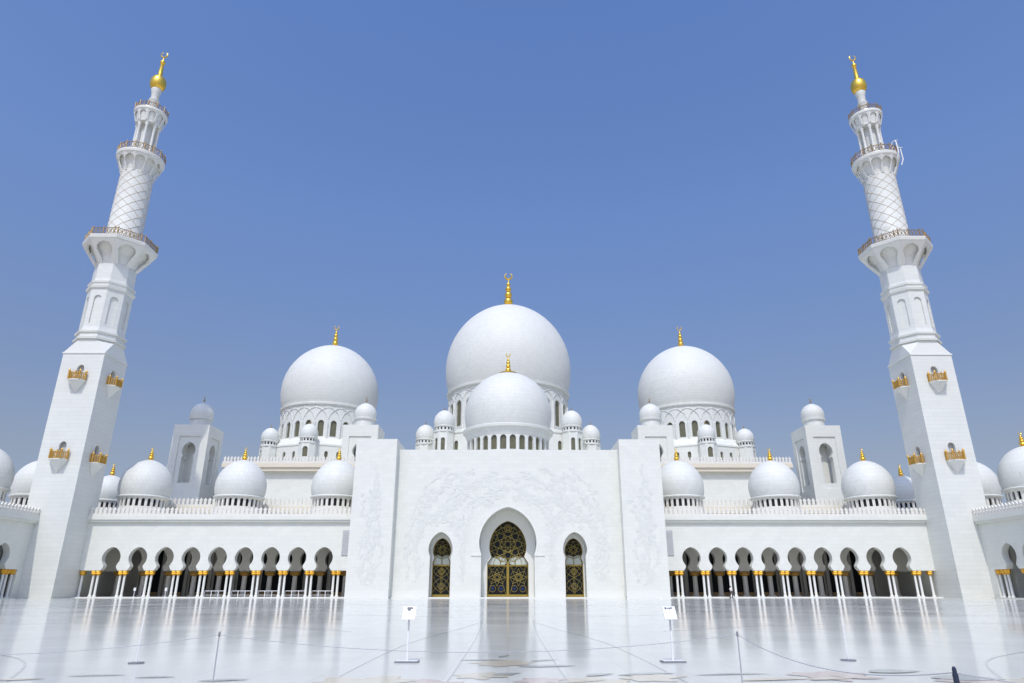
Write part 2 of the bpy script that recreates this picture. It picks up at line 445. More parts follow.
def petal(mb, cx, cy, L, wd, a, z, bend=0.2):
    PETN[0] += 1; z = .0045 + .00005 * PETN[0] + (.003 if z > .015 else 0)
    n = 9; l_ = []; r_ = []
    for k in range(n + 1):
        t = k / n; ww = wd / 2 * math.sin(PI * t) ** .8 * (1.2 - .4 * t); o = bend * L * math.sin(PI * t / 1.2)
        for s_, arr in ((1, l_), (-1, r_)):
            x = L * t; y = o + s_ * ww
            arr.append((cx + x * math.cos(a) - y * math.sin(a), cy + x * math.sin(a) + y * math.cos(a), z))
    mb.add(l_ + r_[::-1], [tuple(range(2 * n + 2))])
lines = MB()
for s in (-1, 1):
    ribbon(lines, spline([(s * 1.1, 12.0), (s * 1.06, 18), (s * 1.1, 28), (s * 1.5, 45), (s * 2.0, 70), (s * 2.1, 100)]), .035)
    ribbon(lines, spline([(s * 3.2, 12.0), (s * 3.15, 18), (s * 2.9, 23), (s * 1.9, 30), (s * 1.2, 36)]), .035)
    ribbon(lines, spline([(s * 6, 28), (s * 14, 33), (s * 26, 33), (s * 38, 26), (s * 52, 28), (s * 66, 36)]), .09)
    ribbon(lines, spline([(s * 3, 41), (s * 16, 46), (s * 32, 42), (s * 46, 46), (s * 60, 60)]), .14)
    ribbon(lines, spline([(s * 9, 13.5), (s * 12, 18), (s * 18, 21), (s * 28, 19), (s * 36, 24)]), .06)
    ribbon(lines, spline([(s * 2, 64), (s * 18, 70), (s * 36, 64), (s * 60, 74)]), .2)
struct(obj('floor_inlay', lines, M_IN_LINE, fixn=False))
flowers = []
def flower(x, y, Rr, mat, n=6, a0=0.0, sq=1.0):
    mb = MB()
    for k in range(n):
        petal(mb, x, y, Rr * (0.8 + 0.35 * random.random()), Rr * .62 * sq, a0 + 2 * PI * k / n + random.uniform(-.2, .2), 0.006 + .0015 * k, random.uniform(-.12, .12))
    struct(obj('floor_inlay', mb, mat, fixn=False))
def leaves(lst, mat, z=0.016):
    mb = MB()
    for i, (x, y, L, wd, a) in enumerate(lst): petal(mb, x, y, L, wd, R(a), z + .0012 * i, .12)
    struct(obj('floor_inlay', mb, mat, fixn=False))
flower(-0.1, 16.6, 0.85, M_IN_BEIGE, 9, .3)
flower(-.5, 14.3, .6, M_IN_BEIGE, 7, .3)
flower(.6, 13.6, .55, M_IN_PINK, 6, .3)
flower(-2.6, 13.4, 1.0, M_IN_BEIGE, 6, .1)
flower(-1.3, 13.0, 0.8, M_IN_PINK, 5, .8)
flower(1.6, 13.4, 0.8, M_IN_BEIGE, 6, .5)
flower(2.7, 13.9, 0.75, M_IN_BEIGE, 6, .2)
flower(6.2, 14.3, 0.85, M_IN_PINK, 7, .4)
flower(8.6, 13.6, 0.85, M_IN_PINK, 6, .1)
flower(9.5, 13.3, 0.75, M_IN_BEIGE, 5, .1)
leaves([(-1.15, 17.2, 1.1, .22, -8), (0.2, 15.8, 1.3, .42, 4), (0.5, 16.9, .8, .2, 25), (-.3, 14.3, .7, .3, 30), (2.1, 14.3, 1.3, .3, 12), (-.2, 17.8, .6, .15, 60),
        (3.6, 14.3, 1.6, .2, 3), (7.2, 14.8, 1.15, .62, 4), (7.9, 13.9, 1.3, .8, -14), (-8.4, 14.2, 1.1, .2, 6), (-7.0, 14.0, .75, .22, 4), (-5.6, 13.5, .9, .3, 10), (1.5, 14.2, .7, .3, 30)], M_IN_GREY)
leaves([(4.2, 13.5, 1.5, .35, 6), (5.5, 13.6, 1.0, .3, 10), (-9.4, 13.6, .9, .3, 12), (.9, 13.2, 1.0, .3, 20)], M_IN_BEIGE, 0.034)

# ------------------------------------------------------------------ arcades
def column_mb(x, y, M, r=0.19, z0=0.15, zt=3.32):
    c = MB(); c.lathe([(r * 1.55, z0), (r * 1.55, z0 + .12), (r * 1.2, z0 + .2), (r, z0 + .32), (r * .93, zt)], 14, (x, y, 0), M); return c
def capital_mb(x, y, M, r=0.2, zt=3.32, h=0.73):
    c = MB(); c.lathe([(r * 1.15, zt), (r * 1.3, zt + .06), (r * 1.25, zt + .1), (r * 1.9, zt + .22 * h), (r * 2.15, zt + .42 * h), (r * 1.95, zt + .52 * h), (r * 2.35, zt + .76 * h), (r * 2.1, zt + h * .92), (r * 1.8, zt + h)],
                      20, (x, y, 0), M, lobes=5, lob=.09); return c
PITCH = 4.2
def key_out():
    return keyhole(1.40, 4.05, 0.99, 4.72, 1.47, 5.95, 7.62, n=14, splay=[(1.30, 4.12), (1.16, 4.32), (1.05, 4.52)])
def arcade(root, M, nb, x_first, x_lo, x_hi, domes, zoff=0.0, ext_lo=0.0, ext_hi=0.0, pier=0.0, dy=8.0, ends=(.3, .3)):
    """local frame: x along the facade, y into the building. nb arches between nb+1 pairs of columns"""
    D = 13.8; ZC = 11.42 + zoff
    wall = MB()
    for i in range(nb):
        T = M @ Matrix.Translation((x_first + (i + .5) * PITCH, 0, 0))
        wall.bay(PITCH, 4.05, ZC, key_out(), 1.0, T)
    xe = x_first + nb * PITCH
    wall.box(x_lo, x_first, 0, 1.0, 4.05, ZC, M); wall.box(xe, x_hi, 0, 1.0, 4.05, ZC, M)
    if pier: wall.box(x_lo - pier, x_lo - .003, -.002, 1.0, 0, ZC, M)
    obj('wall', wall, M_WALL, root)
    inner = MB()
    for i in range(nb):
        T = M @ Matrix.Translation((x_first + (i + .5) * PITCH, 6.6, 0))
        inner.bay(PITCH, 4.05, ZC - .1, key_out(), 0.9, T)
    inner.box(x_lo, x_first, 6.6, 7.5, 4.05, ZC - .1, M); inner.box(xe, x_hi, 6.6, 7.5, 4.05, ZC - .1, M)
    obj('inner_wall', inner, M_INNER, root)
    back = MB(); back.box(x_lo, x_hi, D, D + .4, 0, ZC - .1, M)
    for i in range(nb + 1):
        xx = x_first + i * PITCH
        back.box(xx - .2, xx + .2, D - .5, D - .003, .15, ZC - .12, M)
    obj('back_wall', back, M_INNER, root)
    for i in range(nb):
        gl = MB(); xx = x_first + (i + .5) * PITCH
        gl.box(xx - 1.5, xx + 1.5, D - .12, D - .004, .15, 8.2, M)
        gl.box(xx - 1.3, xx + 1.3, D - .3, D - .125, .15, 1.2, M) if False else None
        o = obj('window', gl, M_GLASS, root)
        k = MB(); k.box(xx - 1.5, xx + 1.5, D - .2, D - .125, .16, .75, M); obj('sill', k, M_BRASS, o)
    s_ = MB(); s_.box(x_lo, x_hi, -.7, D, -.01, .15, M); obj('plinth', s_, M_COLM, root)
    roof = MB(); roof.box(x_lo - ext_lo, x_hi + ext_hi, .3, D + .3, ZC + .003, ZC + .5, M)
    obj('roof', roof, M_WALL, root)
    corn = MB()
    corn.box(x_lo - ext_lo, x_hi + ext_hi, -.62, .29, ZC + .35, ZC + .95, M); corn.box(x_lo - ext_lo, x_hi + ext_hi, -.42, .29, ZC + .003, ZC + .348, M)
    obj('cornice', corn, M_WALL, root)
    par = MB(); crenel(par, x_lo - ext_lo, x_hi + ext_hi, -.52, ZC + .953, 1.4, M); obj('parapet', par, M_PARA, root)
    for i in range(nb + 1):
        xx = x_first + i * PITCH
        for dx in (-.35, .35):
            c = obj('column', column_mb(xx + dx, .45, M), M_COLM, root, smooth=True)
            obj('capital', capital_mb(xx + dx, .45, M), M_CAP, c, smooth=True)
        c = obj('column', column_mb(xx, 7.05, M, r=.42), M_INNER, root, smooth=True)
        obj('capital', capital_mb(xx, 7.05, M, r=.40), M_CAPIN, c, smooth=True)
    for xx in (x_lo + ends[0], x_hi - ends[1]):
        c = obj('column', column_mb(xx, .45, M), M_COLM, root, smooth=True)
        obj('capital', capital_mb(xx, .45, M), M_CAP, c, smooth=True)
    for dx in domes:
        p = M @ Vector((dx, dy, 0))
        small_dome(root, p.x, p.y, 16.35 + zoff * .6, 4.28, 6.55, ZC + .4, N=26, slit=(.5, 1.3), fin=2.5)

DOMES_F = (36.0 - 4.6, 48.15, 64.9)
AX = {}
for s, side in ((-1, 'left'), (1, 'right')):
    root = thing('arcade_building', 'long white arcade of nine keyhole arches %s of the portal, three domes on its roof' % side, 'arcade',
                 (s * 46, 112, 0), 'arcades of the courtyard')
    M = frame((0, 112, 0), (s, 0, 0), (0, 1, 0))
    arcade(root, M, 9, 27.15, 24.6, 68.2, (30.2, 47.0, 63.7), ext_hi=0.0, ends=(.3, 1.15))
    lv = MB(); lv.box(s * 25.35, s * 26.5, 111.9, 111.998, 6.3, 10.2)
    for k in range(11): lv.box(s * 25.42 if s > 0 else s * 26.43, s * 26.43 if s > 0 else s * 25.42, 111.84, 111.9, 6.4 + k * .34, 6.6 + k * .34)
    obj('louvre_panel', lv, M_LOUV, root)
    # corner roof domes standing behind the minaret, and a smaller one further back
    wing = thing('side_arcade', 'white arcade on the %s edge of the courtyard, running towards the viewer' % side, 'arcade', (s * 76, 85, 0), 'arcades of the courtyard')
    # local x runs along -Y from the minaret towards the camera
    MW = frame((s * 72.55, 106.6, 0), (0, -1, 0), (s, 0, 0))
    arcade(wing, MW, 11, 3.1, 1.35, 52.5, (2.0, 18.7, 35.4), zoff=-.7, ext_lo=1.35, pier=1.4, dy=8.7)
    crn = MB(); crn.box(s * 75.2, s * 88, 104.8, 127, 0, 11.4); crn.box(s * 68.4, s * 75.19, 113.6, 127, 0, 11.4); obj('corner_wall', crn, M_WALL, wing)
    small_dome(wing, s * 81.8, 119.5, 16.35, 4.3, 6.5, 11.4, N=26, slit=(.5, 1.3), fin=2.5)
    small_dome(wing, s * 80.2, 137.5, 17.8, 3.4, 5.1, 3, N=22, slit=(.45, 1.1), fin=2.6)

# ------------------------------------------------------------------ entrance portal
P = thing('entrance_portal', 'tall white carved marble portal with gilded doors, in the middle of the courtyard front', 'portal', (0, 109, 0))
outer = keyhole(4.15, 0.15, 4.15, 6.4, 4.5, 8.15, 13.6, n=18)
side_o = keyhole(1.62, 0.15, 1.62, 6.05, 1.88, 7.1, 9.75, n=14)
w_ = MB()
FY = 109.5
T = Matrix.Translation
w_.bay(13, .15, 22.75, outer, 3.4, T((0, FY, 0)))
for s in (-1, 1): w_.bay(8, .15, 22.75, side_o, 2.5, T((s * 10.5, FY, 0)))
for s in (-1, 1): w_.box(min(s * 14.5, s * 18.2), max(s * 14.5, s * 18.2), FY, FY + 6, .15, 22.75)
w_.box(-14.5, 14.5, 113.9, 124, .15, 22.7)
w_.box(-14.5, 14.5, 112.91, 113.89, 14.2, 22.7)
obj('wall', w_, M_PORT, P)
for s in (-1, 1):
    py = MB(); a, b = sorted((s * 17.9, s * 24.45)); py.box(a, b, 107.5, 119, .15, 24.1)
    o = obj('pylon', py, M_PORT, P)
pl = MB(); pl.box(-18.2, 18.2, 108.9, 109.495, -.01, .149); pl.box(-4.15, 4.15, 109.49, 113.9, -.01, .147)
for s in (-1, 1):
    a, b = sorted((s * 8.9, s * 12.1)); pl.box(a, b, 109.49, 113.9, -.01, .147)
    a, b = sorted((s * 17.85, s * 24.5)); pl.box(a, b, 107.3, 107.8, -.01, .149)
obj('plinth', pl, M_COLM, P)
for a, b, yy in ((4.3, 8.8, FY), (12.2, 17.88, FY), (17.92, 24.42, 107.5)):
    for s in (-1, 1):
        u, v = sorted((s * a, s * b)); sk = MB(); sk.box(u, v, yy - .05, yy - .004, .152, 1.15); obj('skirting', sk, M_COLM, P)
# carved vines, leaves and blossoms, standing a few centimetres proud of the slabs
LEAFN = [0]
def leafp(mb, x, z, L, wd, a, y):
    LEAFN[0] += 1; pr = .024 + .0000085 * (LEAFN[0] * 977 % 2503)
    n = 5; up = []; dn = []
    for k in range(n + 1):
        t = k / n; ww = wd / 2 * math.sin(PI * min(1, t * 1.02 + .02)) ** .8; u = L * t
        for sg, arr in ((1, up), (-1, dn)):
            arr.append((x + u * math.cos(a) - sg * ww * math.sin(a), z + u * math.sin(a) + sg * ww * math.cos(a)))
    mb.prism(up + dn[::-1], y - pr, y - .004 - pr * .01)
def blossom(mb, x, z, rr, y):
    n = random.choice((5, 6, 7)); a0 = random.random() * 6
    for k in range(n): leafp(mb, x + .12 * rr * math.cos(a0 + 2 * PI * k / n), z + .12 * rr * math.sin(a0 + 2 * PI * k / n), rr, rr * .62, a0 + 2 * PI * k / n, y)
def vine(mb, ctrl, y, step=.55, lmin=.25, lmax=.6, bl=.12, ok=lambda x, z: True):
    pts = spline(ctrl, 14); acc = 0
    for i in range(1, len(pts)):
        p, q = Vector(pts[i - 1]), Vector(pts[i]); L = (q - p).length
        if L < 1e-6 or not ok(q.x, q.y): continue
        d = (q - p) / L; nn = Vector((-d.y, d.x)) * .05
        LEAFN[0] += 1
        mb.prism([tuple(p - nn), tuple(q - nn), tuple(q + nn), tuple(p + nn)], y - .0103 - .0000041 * (LEAFN[0] * 977 % 2503), y - .003)
        acc += L
        while acc > step:
            acc -= step * random.uniform(.6, 1.4)
            a = math.atan2(d.y, d.x) + random.choice((-1, 1)) * random.uniform(.5, 1.2); ln = random.uniform(lmin, lmax)
            x2, z2 = q.x + 1.3 * ln * math.cos(a), q.y + 1.3 * ln * math.sin(a)
            if ok(x2, z2):
                if random.random() < bl: blossom(mb, x2, z2, ln * .8, y)
                else: leafp(mb, q.x, q.y, ln * 1.3, ln * .5, a, y)
for s in (-1, 1):
    cv = MB(); cxp = s * 21.2
    for j in range(4):
        ph = j * 1.7; am = (0.5, 1.5, 1.1, 1.8)[j]
        ctrl = [(cxp + am * math.sin(ph + z * .42) * (1 - max(0, z - 12) / 14), z) for z in [1.8 + 1.3 * k for k in range(int((20 - j * 1.8) / 1.3))]]
        vine(cv, ctrl, 107.5, .34, .22, .6, .22)
    obj('carved_relief', cv, M_CARV, P)
def clear_of_arch(x, z):
    if abs(x) > 17.3 or z < 1.6 or z > 21.6: return False
    if abs(x) < 6.2 and z < 6.8: return False
    if math.hypot(x, (z - 8.2) * .85) < 5.6: return False
    if abs(abs(x) - 10.5) < 2.7 and z < 6.6: return False
    if math.hypot(abs(x) - 10.5, z - 7.2) < 3.1: return False
    return True
cv = MB()
for s in (-1, 1):
    for ctrl in ([(7.2, 2), (7.0, 6), (7.6, 10), (6.5, 13.5), (3.5, 15.8), (.6, 16.6)], [(14, 2), (14.6, 6), (13.8, 10), (11.2, 13), (7.5, 16.2), (3.6, 18.2), (.4, 18.0)],
                 [(13.6, 3), (14.3, 8), (12.5, 11.8), (9.4, 13.2), (6.9, 15.3), (4.3, 14.6), (2.2, 16.2)], [(7.4, 3), (6.6, 8.5), (8.4, 12.2), (7.6, 15), (5.4, 17.4), (2.2, 19.4)],
                 [(13.9, 4), (13.2, 9), (14.4, 12.6), (11.8, 15.4), (8.6, 18), (5.4, 19.6)], [(7.3, 8), (9.2, 11.2), (11.4, 11.2), (13.3, 12.8), (11, 16.5), (9.4, 18.9)],
                 [(15.2, 2.5), (15.6, 7), (15.0, 12), (13.2, 16.4), (10.2, 19.8)], [(7.9, 2.4), (8.0, 5), (6.6, 9.4), (6.3, 11.8), (4.4, 14.0), (1.0, 14.9)],
                 [(10.4, 11), (9.6, 14), (8.2, 17), (5.6, 16.4), (3.2, 17.2), (1.5, 15.2)]):
        vine(cv, [(s * x, z) for x, z in ctrl], FY, .30, .24, .62, .2, clear_of_arch)
obj('carved_relief', cv, M_CARV, P)
# archivolts round the openings
def offset_band(outl, wd, y0, y1, cx=0.0, zmin=0.0):
    mb = MB(); n = len(outl)
    def nrm(i):
        a = Vector(outl[max(0, i - 1)]); b = Vector(outl[min(n - 1, i + 1)]); d = (b - a).normalized(); return Vector((d.y, -d.x))
    for s in (-1, 1):
        for i in range(n - 1):
            if outl[i][1] < zmin: continue
            p, q = Vector(outl[i]), Vector(outl[i + 1]); np_, nq = nrm(i), nrm(i + 1)
            if i + 1 == n - 1: nq = Vector((0, 1.25))
            a = p + np_ * .0; b = q; c = q + nq * wd; d = p + np_ * wd
            mb.prism([(cx + s * a.x, a.y), (cx + s * d.x, d.y), (cx + s * c.x, c.y), (cx + s * b.x, b.y)], y0, y1)
    return mb
obj('archivolt', offset_band(outer, .28, FY - .06, FY - .004, zmin=6.3), M_COLM, P)
im = MB()
for s in (-1, 1):
    a, b = sorted((s * 4.16, s * 5.75)); im.box(a, b, FY - .12, FY - .004, 6.15, 6.45)
obj('impost', im, M_COLM, P)
# inner screens with the gilded doors
def rosette(mb, cx, y, cz, Rr, n, r=.05, step=3, ring=0.0, a0=0.0):
    """interlaced star of thin bars, optionally inside a ring"""
    for k in range(n):
        a = 2 * PI * k / n + a0; b = 2 * PI * (k + step) / n + a0
        mb.tube([(cx + Rr * math.cos(a), y, cz + Rr * math.sin(a)), (cx + Rr * math.cos(b), y, cz + Rr * math.sin(b))], r, 4)
    if ring:
        K = 28; mb.tube([(cx + ring * math.cos(2 * PI * i / K), y, cz + ring * math.sin(2 * PI * i / K)) for i in range(K)], r, 4, True)
main_in = keyhole(3.3, 0.15, 2.65, 6.15, 3.0, 7.65, 11.75, n=16, splay=[(3.3, 5.2)])
side_in = keyhole(1.45, 0.15, 1.15, 5.95, 1.45, 6.95, 9.0, n=14, splay=[(1.45, 5.3)])
def screen(cx, Y, outl, Pw, ztop, main):
    mb = MB(); mb.bay(Pw, .15, ztop, outl, .35, T((cx, Y, 0)), ends=True)
    o = obj('screen_wall', mb, M_COLM, P)
    d = MB(); hw = outl[0][0]; top = outl[-1][1]
    d.box(cx - hw - .2, cx + hw + .2, Y + .62, Y + .7, .15, top + .2)
    door = obj('door', d, M_GLASS, P)
    fr = MB()
    y = Y + .42
    # gilt edge following the opening
    for s in (-1, 1):
        pts = [(cx + s * (x - .06), Y + .3, z) for x, z in outl[:-1]] + [(cx, Y + .3, top - .06)]
        fr.tube(pts, .07, 5)
    fr.box(cx - hw, cx + hw, y - .1, y + .08, .16, .5)
    fr.box(cx - hw, cx + hw, y - .05, y + .06, 4.72, 4.9)
    if main:
        fr.box(cx - .2, cx + .2, y - .08, y + .08, .16, 5.3)
    obj('frame', fr, M_STILE, door)
    band_ = MB()
    # milk-glass crescents of the transom
    if main:
        for s in (-1, 1):
            c = cx + s * 1.55
            poly = [(c - 1.55, 5.35), (c - 1.0, 4.98), (c, 4.92), (c + 1.7, 5.0), (c + 1.65, 5.4), (c + 1.2, 5.95), (c, 6.25), (c - 1.1, 5.95)] if s > 0 else \
                   [(c + 1.55, 5.35), (c + 1.1, 5.95), (c, 6.25), (c - 1.2, 5.95), (c - 1.65, 5.4), (c - 1.7, 5.0), (c, 4.92), (c + 1.0, 4.98)]
            band_.prism(poly, y + .09, y + .13)
    else:
        band_.prism([(cx - 1.5, 4.95), (cx + 1.5, 4.95), (cx + 1.45, 6.2), (cx + .7, 6.4), (cx, 6.1), (cx - .7, 6.4), (cx - 1.45, 6.2)], y + .09, y + .13)
    obj('transom_glass', band_, M_CREAMGLASS, door)
    lt = MB(); bl = MB()
    if main:
        rosette(lt, cx, y, 8.1, 1.15, 8, .038, 3, ring=1.2, a0=PI / 8)
        rosette(lt, cx, y, 8.1, 2.9, 8, .042, 3)
        rosette(lt, cx, y, 8.1, 2.9, 8, .03, 2, ring=2.75, a0=PI / 8)
        rosette(lt, cx, y, 10.6, .62, 6, .03, 2, ring=.62)
        for k in range(8):
            a = 2 * PI * k / 8 + PI / 8
            lt.tube([(cx + 1.2 * math.cos(a), y, 8.1 + 1.2 * math.sin(a)), (cx + 3.3 * math.cos(a), y, 8.1 + 3.3 * math.sin(a))], .034, 4)
        for s in (-1, 1):
            c = cx + s * 1.72
            rosette(lt, c, y, 3.05, 1.35, 8, .034, 3); rosette(lt, c, y, 3.05, .5, 6, .027, 2, ring=.5)
            for dx in (-1, 1):
                lt.tube([(c + dx * .68 + .48 * math.cos(2 * PI * i / 20), y, 1.35 + .48 * math.sin(2 * PI * i / 20)) for i in range(20)], .034, 4, True)
                bl.lathe([(.0, 0), (.33, 0), (.33, .03), (0, .03)], 8, (0, 0, 0), T((c + dx * .68, y + .1, 1.35)) @ Matrix.Rotation(PI / 2, 4, 'X'))
                lt.tube([(c + dx * 1.4, y, .5), (c + dx * .9, y, 2.1), (c + dx * 1.4, y, 3.05), (c + dx * .9, y, 4.0), (c + dx * 1.4, y, 4.75)], .03, 4)
                lt.tube([(c + dx * .1, y, 4.75), (c + dx * .75, y, 4.15), (c + dx * 1.2, y, 4.75)], .03, 4)
            for q in (0, 1):
                lt.tube([(c - 1.5 + q * .9 + 1.15 * (1 - math.cos(PI * i / 12)) / 1.0 * .9, y, 4.95 + 1.25 * math.sin(PI * i / 12)) for i in range(13)], .027, 4)
    else:
        rosette(lt, cx, y, 7.2, 1.35, 8, .03, 3, ring=1.3); rosette(lt, cx, y, 7.2, .5, 6, .027, 2, ring=.5)
        for s in (-1, 1):
            lt.tube([(cx + s * (1.2 * math.sin(PI * i / 12)), y, .8 + 2.2 * i / 12) for i in range(13)], .034, 4)
            lt.tube([(cx + s * (1.2 * math.sin(PI * i / 12)), y, 3.0 + 1.9 * i / 12) for i in range(13)], .034, 4)
            lt.tube([(cx + s * .1, y, .6), (cx + s * .1, y, 4.8)], .03, 4)
            lt.tube([(cx + s * 1.3, y, .8), (cx + s * .5, y, 2.0), (cx + s * 1.2, y, 3.0), (cx + s * .5, y, 4.0), (cx + s * 1.3, y, 4.8)], .03, 4)
            lt.tube([(cx + s * .6 + .7 * math.cos(PI * i / 12), y, 4.95 + 1.2 * math.sin(PI * i / 12)) for i in range(13)], .03, 4)
        rosette(lt, cx, y, 3.9, .5, 6, .027, 2, ring=.5); rosette(lt, cx, y, 1.7, .5, 6, .027, 2, ring=.5)
        bl.lathe([(.0, 0), (.36, 0), (.36, .03), (0, .03)], 8, (0, 0, 0), T((cx, y + .1, 1.7)) @ Matrix.Rotation(PI / 2, 4, 'X'))
    obj('lattice', lt, M_LATT, door); obj('blue_pane', bl, M_BLUE, door)
screen(0, 113.0, main_in, 8.9, 13.9, True)
for s in (-1, 1): screen(s * 10.5, 112.1, side_in, 4.2, 10.2, False)

# ------------------------------------------------------------------ prayer hall with the great domes
H = thing('prayer_hall', 'main white prayer hall behind the portal, carrying three great domes', 'mosque hall', (0, 170, 0))
b = MB()
b.box(-20, 20, 124.01, 136, 0, 23.5)
b.box(-55.6, 55.6, 136, 205, 0, 25.1)
obj('wall', b, M_WALL, H)
for s in (-1, 1):
    u, v = sorted((s * 20.01, s * 67)); lo = MB(); lo.box(u, v, 126.3, 135.99, 0, 14.3); obj('lower_wall', lo, M_WALL, H)
    tr = MB(); tr.box(u, v, 125.7, 127, 14.303, 15.4); obj('cornice', tr, M_TRIM, H)
    pr_ = MB(); crenel(pr_, u, v, 125.8, 15.403, 1.6, pitch=.8); obj('parapet', pr_, M_PARA, H)
tr = MB(); tr.box(-56.9, 56.9, 135.0, 135.99, 23.4, 24.1); tr.box(-57.2, 57.2, 134.7, 135.99, 24.103, 24.9); obj('cornice', tr, M_TRIM, H)
pr_ = MB(); crenel(pr_, -57.1, 57.1, 134.8, 24.903, 1.4, pitch=.66); obj('parapet', pr_, M_PARA, H)

def cupola(parent, cx, cy, zb, Rm, h, zw, ww, a, op=(0,)):
    """octagonal turret with a window and a small slit-ringed dome"""
    t = MB(); rr = Rm * 1.0
    ring = MB()
    for k in range(8):
        M = radial(cx, cy, rr * math.cos(PI / 8), a + 2 * PI * k / 8)
        P8 = 2 * rr * math.sin(PI / 8)
        if k in op: ring.bay(P8, 24.5, zb, arch(ww, zw[0], zw[1], 5), .35, M)
        else: ring.box(-P8 / 2, P8 / 2, 0, .35, 24.5, zb, M)
    obj_t = obj('turret', ring, M_WALL, parent)
    for k in range(8):
        if math.cos(a + 2 * PI * k / 8) < -.1 or k not in op: continue
        M = radial(cx, cy, rr * math.cos(PI / 8), a + 2 * PI * k / 8)
        g_ = MB(); g_.box(-ww / 2 - .05, ww / 2 + .05, .24, .3, zw[0] - .05, zw[1] + .05, M); obj('window', g_, M_WINGLASS, obj_t)
    d = MB(); d.lathe(dome_prof(Rm, h, 14), 32, (cx, cy, zb + 1.25)); d.lathe([(Rm * .9, 1.0), (Rm * .99, 1.0), (Rm * .99, 1.2), (Rm * .93, 1.28)], 32, (cx, cy, zb))
    o = obj('cupola', d, M_DOME, parent, smooth=True)
    dr = MB(); N = 16; rd = Rm * .9
    for k in range(N): dr.bay(2 * rd * math.tan(PI / N), zb, zb + 1.0, arch(.42, zb + .25, zb + .85, 3), .2, radial(cx, cy, rd, 2 * PI * (k + .5) / N))
    dr.lathe([(Rm * 1.02, zb - .25), (Rm * 1.02, zb - .003), (Rm * .6, zb - .003)], 32, (cx, cy, 0))
    obj('drum', dr, M_DOME, o)
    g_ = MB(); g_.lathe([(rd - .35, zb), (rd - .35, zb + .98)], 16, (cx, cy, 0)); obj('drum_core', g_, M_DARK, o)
    f = MB(); f.lathe([(.14, 0), (.2, .25), (.06, .4), (.12, .6), (.03, .8), (.02, 1.2)], 8, (cx, cy, zb + 1.25 + h - .05)); obj('finial', f, M_BRASS, o, smooth=True)

def podium(parent, cx, cy, Rv, z0, z1, rtop, ztop, ww, zw, nwin, a0=0.0):
    mb = MB(); ap = Rv * math.cos(PI / 8); side = 2 * Rv * math.sin(PI / 8)
    for k in range(8):
        a = a0 + 2 * PI * (k + .5) / 8
        for j in range(nwin):
            off = (j - (nwin - 1) / 2) * side / nwin
            M = radial(cx, cy, ap, a) @ T((off, 0, 0))
            mb.bay(side / nwin, z0, z1, arch(ww, zw[0], zw[1], 5), .5, M)
    mb.lathe([(Rv * 1.01, z1), (Rv * 1.01, z1 + .35), (rtop, ztop)], 8, (cx, cy, 0), a0=a0 - PI / 2)
    o = obj('podium', mb, M_WALL, parent)
    for k in range(8):
        a = a0 + 2 * PI * (k + .5) / 8
        if math.cos(a) < -.1: continue
        for j in range(nwin):
            off = (j - (nwin - 1) / 2) * side / nwin
            M = radial(cx, cy, ap, a) @ T((off, 0, 0))
            g_ = MB(); g_.box(-ww / 2 - .05, ww / 2 + .05, .36, .42, zw[0] - .05, zw[1] + .05, M); obj('window', g_, M_WINGLASS, o)
    return o

def great_dome(parent, cx, cy, zr, Rm, h, z0, N, ww, zb, zt, fh, fr_, plate=0.0, rib=True, ck=1.0, ch=1.0):
    d = MB(); d.lathe([(Rm * .93, 0)] + dome_prof(Rm, h, 30)[1:], 96, (cx, cy, zr))
    o = obj('dome', d, M_DOME, parent, smooth=True)
    c = MB(); c.lathe([(Rm * .93, -ch), (Rm * .935 * ck, -.65), (Rm * .965 * ck, -.55), (Rm * .97 * ck, -.12), (Rm * .96 * ck, -.02), (Rm * .9, .02)], 96, (cx, cy, zr)); obj('cornice', c, M_DOME, o, smooth=True)
    f = MB(); finial(f, (cx, cy, zr + h - .1), fh, fr_, plate=plate); obj('finial', f, M_GOLD, o, smooth=True)
    rd = Rm * .93
    dr = ring_drum(parent, cx, cy, rd, z0, zr - ch, N, ww, zb, zt)
    # blind interlaced arches and slender shafts round the drum
    if rib:
        rb = MB(); n = 9; rad = rd / math.cos(PI / N)
        for k in range(N):
            a = 2 * PI * k / N; aw = 2 * PI / N
            rb.tube([(cx + (rd + .16) * math.sin(a), cy - (rd + .16) * math.cos(a), z) for z in (z0, zt - .5)], .26, 6)
            for wd in (1.0,):
                pts = []
                for j in range(n + 1):
                    t = j / n; aa = a + aw * (t - .5) * 2 * wd
                    zz = zt + .1 + (zr - 1.5 - zt) * math.sin(PI * t) ** .6
                    pts.append((cx + (rd + .12) * math.sin(aa), cy - (rd + .12) * math.cos(aa), zz))
                rb.tube(pts, .09, 5)
        obj('drum_arcade', rb, M_DOME, dr, smooth=True)
    return o

